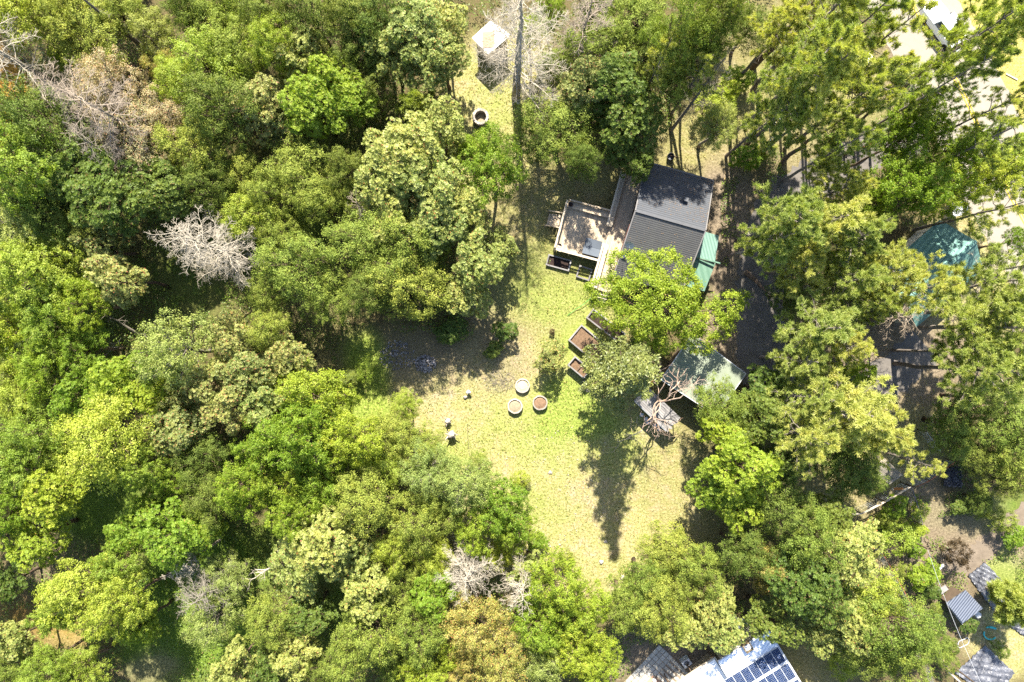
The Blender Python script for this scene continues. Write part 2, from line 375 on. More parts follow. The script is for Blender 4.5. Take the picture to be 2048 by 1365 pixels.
for off in (-.14, .14):
    pts = [at(*p) for p in ROAD]; L = []
    for i in range(len(pts)-1):
        for k in range(10):
            t = k/10; p0, p1, p2, p3 = pts[max(i-1,0)], pts[i], pts[i+1], pts[min(i+2,len(pts)-1)]
            L.append(.5*((2*p1)+(p2-p0)*t+(2*p0-5*p1+4*p2-p3)*t*t+(3*p1-p0-3*p2+p3)*t**3))
    vs = []
    for i, q in enumerate(L):
        d = (L[min(i+1,len(L)-1)]-L[max(i-1,0)]).normalized(); s = Vector((-d.y, d.x, 0))
        for w in (-.07, .07):
            v = q+s*(off+w); vs.append((v.x, v.y, .017))
    mk.add(vs, [(2*i+1, 2*i, 2*i+2, 2*i+3) for i in range(len(L)-1)])
tag(mk.build("road_markings", M['gold']), kind="structure")

# ---------------------------------------------------------------- vegetation generators
def unit(v): return v/np.maximum(np.linalg.norm(v, axis=-1, keepdims=True), 1e-9)

def quads(rs, P, N, L, Wd, fold=0):
    """rhombic leaves at P with normal N, length L, width Wd"""
    n = len(P); t = unit(np.cross(N, rs.normal(size=(n, 3)))); b = np.cross(N, t)
    L = L[:, None] if hasattr(L, '__len__') else L; Wd = Wd[:, None] if hasattr(Wd, '__len__') else Wd
    V = np.stack([P-t*L/2, P+b*Wd/2+t*L*.06+N*L*.08, P+t*L/2, P-b*Wd/2+t*L*.06+N*L*.08], 1).reshape(-1, 3)
    return V, np.arange(4*n).reshape(-1, 4)

def lobes_to_clumps(rs, lobes, per_m2, cr, ctr):
    """clump centres over the outside of a set of lobes (x,y,z,r)"""
    out, nor = [], []
    lob = np.array(lobes)
    for x, y, z, r in lobes:
        n = max(6, int(per_m2*4*math.pi*r*r))
        d = unit(rs.normal(size=(n, 3))); d[:, 2] = np.where(d[:, 2] < -.35, -d[:, 2]*.8, d[:, 2]); d = unit(d)
        bump = 1+.16*np.sin(d[:, :1]*5+x*3)+.12*np.cos(d[:, 1:2]*6+y*2)
        p = np.array([x, y, z])+d*r*bump*rs.uniform(.80, 1.06, (n, 1))*np.array([1, 1, .82])
        dist = np.linalg.norm((p[:, None]-lob[None, :, :3])/np.array([1, 1, .82]), axis=2)/lob[None, :, 3]
        keep = (dist < .72).sum(1) == 0
        out.append(p[keep]); nor.append(d[keep])
    return np.concatenate(out), np.concatenate(nor)

def crown_fine(seed, lobes, mat, cr=.42, per_m2=1.7, nleaf=34, ls=.15, up=.35):
    rs = np.random.RandomState(seed); c, d = lobes_to_clumps(rs, lobes, per_m2, cr, None)
    k = rs.rand(len(c)); nn = nleaf
    P = np.repeat(c, nn, 0)+rs.normal(size=(len(c)*nn, 3))*cr*.5*np.repeat(rs.uniform(.6, 1.3, (len(c), 1)), nn, 0)*np.array([1, 1, .7])
    out = unit(P-np.repeat(c-d*cr*.8, nn, 0))
    N = unit(out*.75+np.array([0, 0, up])+rs.normal(size=P.shape)*.42)
    L = ls*rs.uniform(.6, 1.35, len(P))
    V, F = quads(rs, P, N, L, L*.62)
    return mesh_np("crown", V, F, mat, rs.rand(len(F)), np.repeat(k, nn))

def crown_rosette(seed, lobes, mat, per_m2=6.5, nl=8, ll=.24, hang=.25):
    rs = np.random.RandomState(seed); c, d = lobes_to_clumps(rs, lobes, per_m2, .2, None)
    n = len(c); k = rs.rand(n)
    ax = unit(d*.6+np.array([0, 0, .55])+rs.normal(size=d.shape)*.28)
    u = unit(np.cross(ax, rs.normal(size=d.shape))); w = np.cross(ax, u)
    V = []; F = []
    size = ll*rs.uniform(.65, 1.25, (n, 1))
    for j in range(nl):
        a = 2*math.pi*j/nl+rs.uniform(-.3, .3, (n, 1)); t = u*np.cos(a)+w*np.sin(a)
        tilt = rs.uniform(-.15, .75, (n, 1)); t2 = unit(t+ax*tilt); s = np.cross(ax, t)
        b = c+t*.02
        V.append(np.stack([b, b+t2*size*.55+s*size*.24, b+t2*size, b+t2*size*.55-s*size*.24], 1))
    V = np.stack(V, 1).reshape(-1, 3); F = np.arange(len(V)).reshape(-1, 4)
    return mesh_np("crown", V, F, mat, rs.rand(len(F)), np.repeat(k, nl))

def crown_needles(seed, tips, mat, nn=44, ln=.36, wd=.045):
    """each tip (x,y,z,dx,dy,dz) is one round puff of long needles"""
    rs = np.random.RandomState(seed); T = np.array(tips); n = len(T)
    c = np.repeat(T[:, :3], nn, 0); ax = np.repeat(unit(T[:, 3:]), nn, 0)
    d = unit(rs.normal(size=c.shape)+ax*.55+np.array([0, 0, .25])); L = ln*np.repeat(rs.uniform(.7, 1.25, (n, 1)), nn, 0)*rs.uniform(.75, 1.1, (len(c), 1))
    s = unit(np.cross(d, rs.normal(size=c.shape)))*wd/2; c = c+ax*rs.uniform(-.22, .1, (len(c), 1))
    V = np.stack([c-s, c+s, c+d*L+s*.5, c+d*L-s*.5], 1).reshape(-1, 3); F = np.arange(len(V)).reshape(-1, 4)
    return mesh_np("crown", V, F, mat, rs.rand(len(F)), np.repeat(rs.rand(n), nn))

def curve(rnd, a, b, n=5, wob=.12, sag=0):
    a, b = Vector(a), Vector(b); L = (b-a).length; out = []
    off = Vector((0, 0, 0))
    for i in range(n+1):
        t = i/n
        if 0 < i < n: off = off*.5+Vector((rnd.uniform(-1,1), rnd.uniform(-1,1), rnd.uniform(-1,1)))*L*wob*.5
        else: off = Vector((0,0,0))
        out.append(a.lerp(b, t)+off+Vector((0, 0, -sag*L*4*t*(1-t))))
    return out

def trunk_mesh(seed, lobes, h, r0, mat, lean=.3, splits=0):
    rnd = random.Random(seed); mb = MB()
    top = Vector((rnd.uniform(-lean, lean), rnd.uniform(-lean, lean), h*.86)); pts = curve(rnd, (0,0,-.1), top, 7, .05)
    rad = [r0*(1.25 if i == 0 else 1)*(1-.82*i/7) for i in range(8)]; mb.tube(pts, rad, 8)
    for x, y, z, r in lobes:
        k = min(5, max(1, int((z-r*1.3)/(h*.86)*7))); b = pts[k]; e = Vector((x, y, z+r*.2))
        q = curve(rnd, b, e, 5, .13); rr = rad[k]*.5; mb.tube(q, [rr*(1-.8*i/5) for i in range(6)], 6)
        for _ in range(4):
            d = Vector((rnd.gauss(0,1), rnd.gauss(0,1), rnd.uniform(-.2,1))).normalized()*r*.8
            s = q[rnd.choice((3,4))]; mb.tube(curve(rnd, s, e+d, 3, .12), [rr*.35, rr*.25, rr*.16, .012], 4)
    me = bpy.data.meshes.new("trunk"); me.from_pydata(mb.v, [], mb.f); me.materials.append(mat)
    a = me.attributes.new("rnd", 'FLOAT', 'FACE'); a.data.foreach_set("value", mb.r)
    me.polygons.foreach_set("use_smooth", [True]*len(mb.f))
    return me

def gen_lobes(seed, Rr, zc, hz, n, lr=.36, tight=False):
    rnd = random.Random(seed); out = []; tries = 0
    while len(out) < n and tries < 4000:
        tries += 1
        u = rnd.uniform(-.55, 1); a = rnd.uniform(0, 2*math.pi); q = math.sqrt(max(0, 1-u*u))
        k = rnd.uniform(.2, .6) if tight else rnd.uniform(.35, .95); x, y, z = q*math.cos(a)*Rr*k, q*math.sin(a)*Rr*k, zc+u*hz*k
        r = Rr*lr*rnd.uniform(.62, 1.15)*(1.2-.45*max(0, k-.6)/.35)
        if all((x-o[0])**2+(y-o[1])**2+(z-o[2])**2 > (.75*(r+o[3])*(.4 if tight else .72))**2 for o in out): out.append((x, y, z, r))
    return out

# prototype geometry: key -> list of (crown mesh, trunk mesh, R, z_centre, height)
PRO = {}
for key, cnt in (('ros', 4), ('fin', 4), ('big', 3), ('rsS', 2), ('fnS', 2)):
    PRO[key] = []
    for v in range(cnt):
        sd = {'ros': 100, 'fin': 200, 'big': 300, 'rsS': 400, 'fnS': 500}[key]+v*7
        if key == 'ros': Rr, zc, hz, nL = 3.4, 8.0, 3.7, 30
        elif key == 'fin': Rr, zc, hz, nL = 3.3, 7.6, 3.4, 34
        elif key == 'big': Rr, zc, hz, nL = 4.0, 9.0, 4.2, 36
        else: Rr, zc, hz, nL = 1.6, 1.9, 1.6, 8
        lb = gen_lobes(sd, Rr, zc, hz, nL, .245 if key == 'big' else (.42 if Rr < 2 else .27), Rr < 2)
        top = max(o[2]+o[3]*.8 for o in lb)
        if key == 'ros': cm = crown_rosette(sd, lb, M['mad'], 8.5, 8, .2)
        elif key == 'fin': cm = crown_fine(sd, lb, M['oak'], .33, 2.5, 40, .12)
        elif key == 'big': cm = crown_fine(sd, lb, M['lim'], .30, 2.3, 34, .155, .3)
        elif key == 'rsS': cm = crown_rosette(sd, lb, M['mad'], 14, 8, .17)
        else: cm = crown_fine(sd, lb, M['oak'], .26, 4.5, 34, .11)
        tm = trunk_mesh(sd, lb, top, .26 if Rr > 2 else .09, M['bark'])
        ext = np.percentile([math.hypot(o[0], o[1])+o[3] for o in lb], 70)
        PRO[key].append((cm, tm, ext, zc, top))

def pine_proto(seed, h=21.0, z0=8.5, Rr=3.3, nb=34, pt=.55):
    rnd = random.Random(seed); tips = []; mb = MB()
    tr = curve(rnd, (0,0,-.1), (rnd.uniform(-.6,.6), rnd.uniform(-.6,.6), h-.4), 9, .015)
    mb.tube(tr, [.27*(1-.88*i/9)+.02 for i in range(10)], 8)
    def on(z): t = max(0, min(.999, z/(h-.4)))*9; i = int(t); return tr[i].lerp(tr[i+1], t-i)
    for i in range(nb):
        t = (i+rnd.random())/nb; z = z0+(h-z0-.5)*t
        L = Rr*(1.0 if t < .45 else 1-(t-.45)/.55*.78)*rnd.uniform(.62, 1.12)
        if t < .12: L *= .75
        a = i*2.4+rnd.uniform(-.5, .5); b = on(z); rise = rnd.uniform(.0, .35)+t*.35
        e = b+Vector((math.cos(a), math.sin(a), rise))*L; q = curve(rnd, b, e, 5, .08)
        mb.tube(q, [.055, .048, .04, .03, .022, .012], 4)
        for j in range(2, 6):
            nt = 3 if j < 5 else 4
            for _ in range(nt):
                d = Vector((math.cos(a)+rnd.gauss(0,.8), math.sin(a)+rnd.gauss(0,.8), rnd.uniform(-.1,.7))).normalized()
                l2 = L*rnd.uniform(.14, .32); s = q[j]; p = s+d*l2
                mb.tube([s, s.lerp(p, .6)+Vector((0,0,-.03)), p], [.018, .013, .008], 3, False)
                tips.append((*p, *d)); 
                if rnd.random() < pt:
                    d2 = (d+Vector((rnd.gauss(0,.6), rnd.gauss(0,.6), rnd.uniform(0,.4)))).normalized(); tips.append((*(s.lerp(p, .55)+d2*.28), *d2))
    for _ in range(6):          # dead lower stubs
        z = rnd.uniform(z0*.45, z0); a = rnd.uniform(0, 6.28); b = on(z); L = rnd.uniform(.6, 1.7)
        mb.tube([b, b+Vector((math.cos(a), math.sin(a), rnd.uniform(-.2,.1)))*L], [.03, .008], 4)
    cm = crown_needles(seed, tips, M['pin'])
    me = bpy.data.meshes.new("trunk"); me.from_pydata(mb.v, [], mb.f); me.materials.append(M['barkg'])
    a = me.attributes.new("rnd", 'FLOAT', 'FACE'); a.data.foreach_set("value", mb.r)
    return (cm, me, Rr*1.05, (z0+h)/2+.5, h)
PRO['pin'] = [pine_proto(600+i, 21, 8.0+i, 3.3+.1*i) for i in range(4)]
PRO['pns'] = [pine_proto(620+i, 21, 9.0+i, 3.2, 20, .2) for i in range(3)]
PRO['piS'] = [pine_proto(650+i, 7, 1.6, 1.7) for i in range(1)]

def fir_proto(seed, h=19.0, z0=2.5, Rr=3.5):
    rnd = random.Random(seed); rs = np.random.RandomState(seed); mb = MB()
    mb.tube(curve(rnd, (0,0,-.1), (0,0,h), 8, .008), [.36*(1-.94*i/8)+.01 for i in range(9)], 8)
    P = []; A = []
    nb = 74
    for i in range(nb):
        t = (i+rnd.random())/nb; z = z0+(h-z0)*t; L = Rr*(1-t*.88)*rnd.uniform(.5, 1.15)
        if rnd.random() < .2: L *= 1.35
        a = i*2.4+rnd.uniform(-.4, .4); e = Vector((math.cos(a), math.sin(a), rnd.uniform(-.18,.12)))*L+Vector((0,0,z))
        q = curve(rnd, (0,0,z), e, 4, .06, .05); mb.tube(q, [.04, .03, .024, .016, .008], 4)
        sd = Vector((-math.sin(a), math.cos(a), 0))
        for _ in range(int(26*L)+5):
            u = rnd.uniform(.15, 1.02); k = min(3, int(u*4)); b = q[k].lerp(q[k+1], min(1, u*4-k)); wdt = .42*L*(1-u*.75)+.08
            P.append(b+sd*rnd.gauss(0, .5)*wdt+Vector((0,0,rnd.uniform(-.14,.05)))); A.append(rnd.random())
    P = np.array(P); nn = 9; c = np.repeat(P, nn, 0)+rs.normal(size=(len(P)*nn, 3))*.085
    N = unit(rs.normal(size=c.shape)*.6+np.array([0,0,.8])); L = .17*rs.uniform(.6, 1.3, len(c)); V, F = quads(rs, c, N, L, L*.42)
    cm = mesh_np("crown", V, F, M['fir'], rs.rand(len(F)), np.repeat(A, nn))
    me = bpy.data.meshes.new("trunk"); me.from_pydata(mb.v, [], mb.f); me.materials.append(M['bark'])
    a = me.attributes.new("rnd", 'FLOAT', 'FACE'); a.data.foreach_set("value", mb.r)
    return (cm, me, Rr, z0+(h-z0)*.45, h)
PRO['fir'] = [fir_proto(700), fir_proto(701, 17, 3.5, 2.6)]

KIND = {  # code: geometry, crown material, trunk material, object name, phrase, group, default height factor
 'mad': ('ros', 'mad', 'bark', 'broadleaf_tree', 'pale glossy leafed broadleaf tree', 'pale glossy leafed trees', 1),
 'mar': ('ros', 'madr', 'bark', 'broadleaf_tree', 'glossy leafed tree flecked with red leaves', 'trees flecked with red leaves', 1),
 'mdk': ('ros', 'dkg', 'bark', 'broadleaf_tree', 'dark green glossy leafed tree', 'dark glossy leafed trees', 1),
 'oak': ('fin', 'oak', 'bark', 'oak_tree', 'olive green fine leafed oak', 'olive green oaks', 1),
 'dko': ('fin', 'dko', 'bark', 'oak_tree', 'dull dark olive oak', 'dull dark olive oaks', 1),
 'lim': ('big', 'lim', 'bark', 'broadleaf_tree', 'bright green leafy tree', 'bright green leafy trees', 1),
 'yel': ('fin', 'yel', 'bark', 'broadleaf_tree', 'yellow green dense crowned tree', 'yellow green trees', 1),
 'yeb': ('big', 'yel', 'bark', 'broadleaf_tree', 'yellow green open crowned tree', 'yellow green trees', 1),
 'liy': ('ros', 'lim', 'bark', 'broadleaf_tree', 'lime green tree with clustered leaves', 'lime green clustered trees', 1),
 'rst': ('fin', 'rst', 'bark', 'broadleaf_tree', 'yellowish tree tinged rusty orange', 'rusty tinged trees', 1),
 'pnk': ('fin', 'pnk', 'barkg', 'dying_tree', 'dying tree with pinkish brown dry foliage', 'dying pinkish trees', 1),
 'pal': ('fin', 'pal', 'barkg', 'broadleaf_tree', 'grey green round crowned tree', 'grey green trees', 1),
 'pin': ('pin', 'pin', 'barkg', 'pine_tree', 'tall pine with pale needle puffs', 'tall pale needled pines', 1),
 'pns': ('pns', 'pin', 'barkg', 'pine_tree', 'tall sparse pine with open needle puffs', 'tall sparse pines', 1),
 'pny': ('pin', 'pny', 'barkg', 'pine_tree', 'tall pine with yellowish needles', 'tall yellowish pines', 1),
 'pis': ('piS', 'pny', 'barkg', 'young_pine', 'small young pine with yellowish puffs', 'young pines', 1),
 'fir': ('fir', 'fir', 'bark', 'conifer_tree', 'tall narrow olive grey conifer', 'tall narrow conifers', 1),
 'smo': ('fnS', 'oak', 'bark', 'bushy_shrub', 'small olive green bush', 'olive bushes', 1),
 'smy': ('fnS', 'yel', 'bark', 'bushy_shrub', 'small yellow green bush', 'yellow green bushes', 1),
 'sml': ('rsS', 'lim', 'bark', 'bushy_shrub', 'small bright green bush', 'bright green bushes', 1),
 'smd': ('rsS', 'dkg', 'bark', 'bushy_shrub', 'small dark green bush', 'dark green bushes', 1),
 'smm': ('rsS', 'madr', 'bark', 'bushy_shrub', 'small glossy bush flecked with red', 'glossy bushes', 1),
 'smr': ('fnS', 'red', 'bark', 'bushy_shrub', 'low dark burgundy bush', 'burgundy bushes', 1),
}
COUNT = {}
def plant(px, py, rpx, code, note, hf=1.0):
    geo, cmat, tmat, name, phrase, grp, _ = KIND[code]
    if geo == 'pin' and py > 400: hf *= .78
    if PRO[geo][0][4] > 6 and hf < 1.4: hf *= random.Random(px*17+py).uniform(.84, 1.22)
    k = COUNT[geo] = COUNT.get(geo, 0)+1
    cm, tm, Rr, zc, top = PRO[geo][k % len(PRO[geo])]
    rnd = random.Random(px*31+py*7)
    s = 1.0; sz = 1.0
    for _ in range(6):
        hc = min(zc*sz, 30)
        s = rpx*S*(H-hc)/H/Rr
        sz = (s if top < 6 else (.45+.55*s if geo not in ('pin', 'pns') and geo != 'fir' else .55+.45*s))*hf
    p = at(px, py, zc*sz)
    o = empty(name, (p.x, p.y, 0), phrase+" "+note, 'bush' if top < 6 and geo != 'piS' else 'tree', grp, rnd.uniform(0, 6.28))
    ex = rnd.uniform(.9, 1.16); s *= 1.05 if top > 6 else 1.0; o.scale = (s*ex, s/ex, sz)
    for nm, me, mt in (("trunk", tm, tmat), ("crown", cm, cmat)):
        c = bpy.data.objects.new(nm, me); COL.objects.link(c); c.parent = o
        c.material_slots[0].link = 'OBJECT'; c.material_slots[0].material = M[mt]
    return o

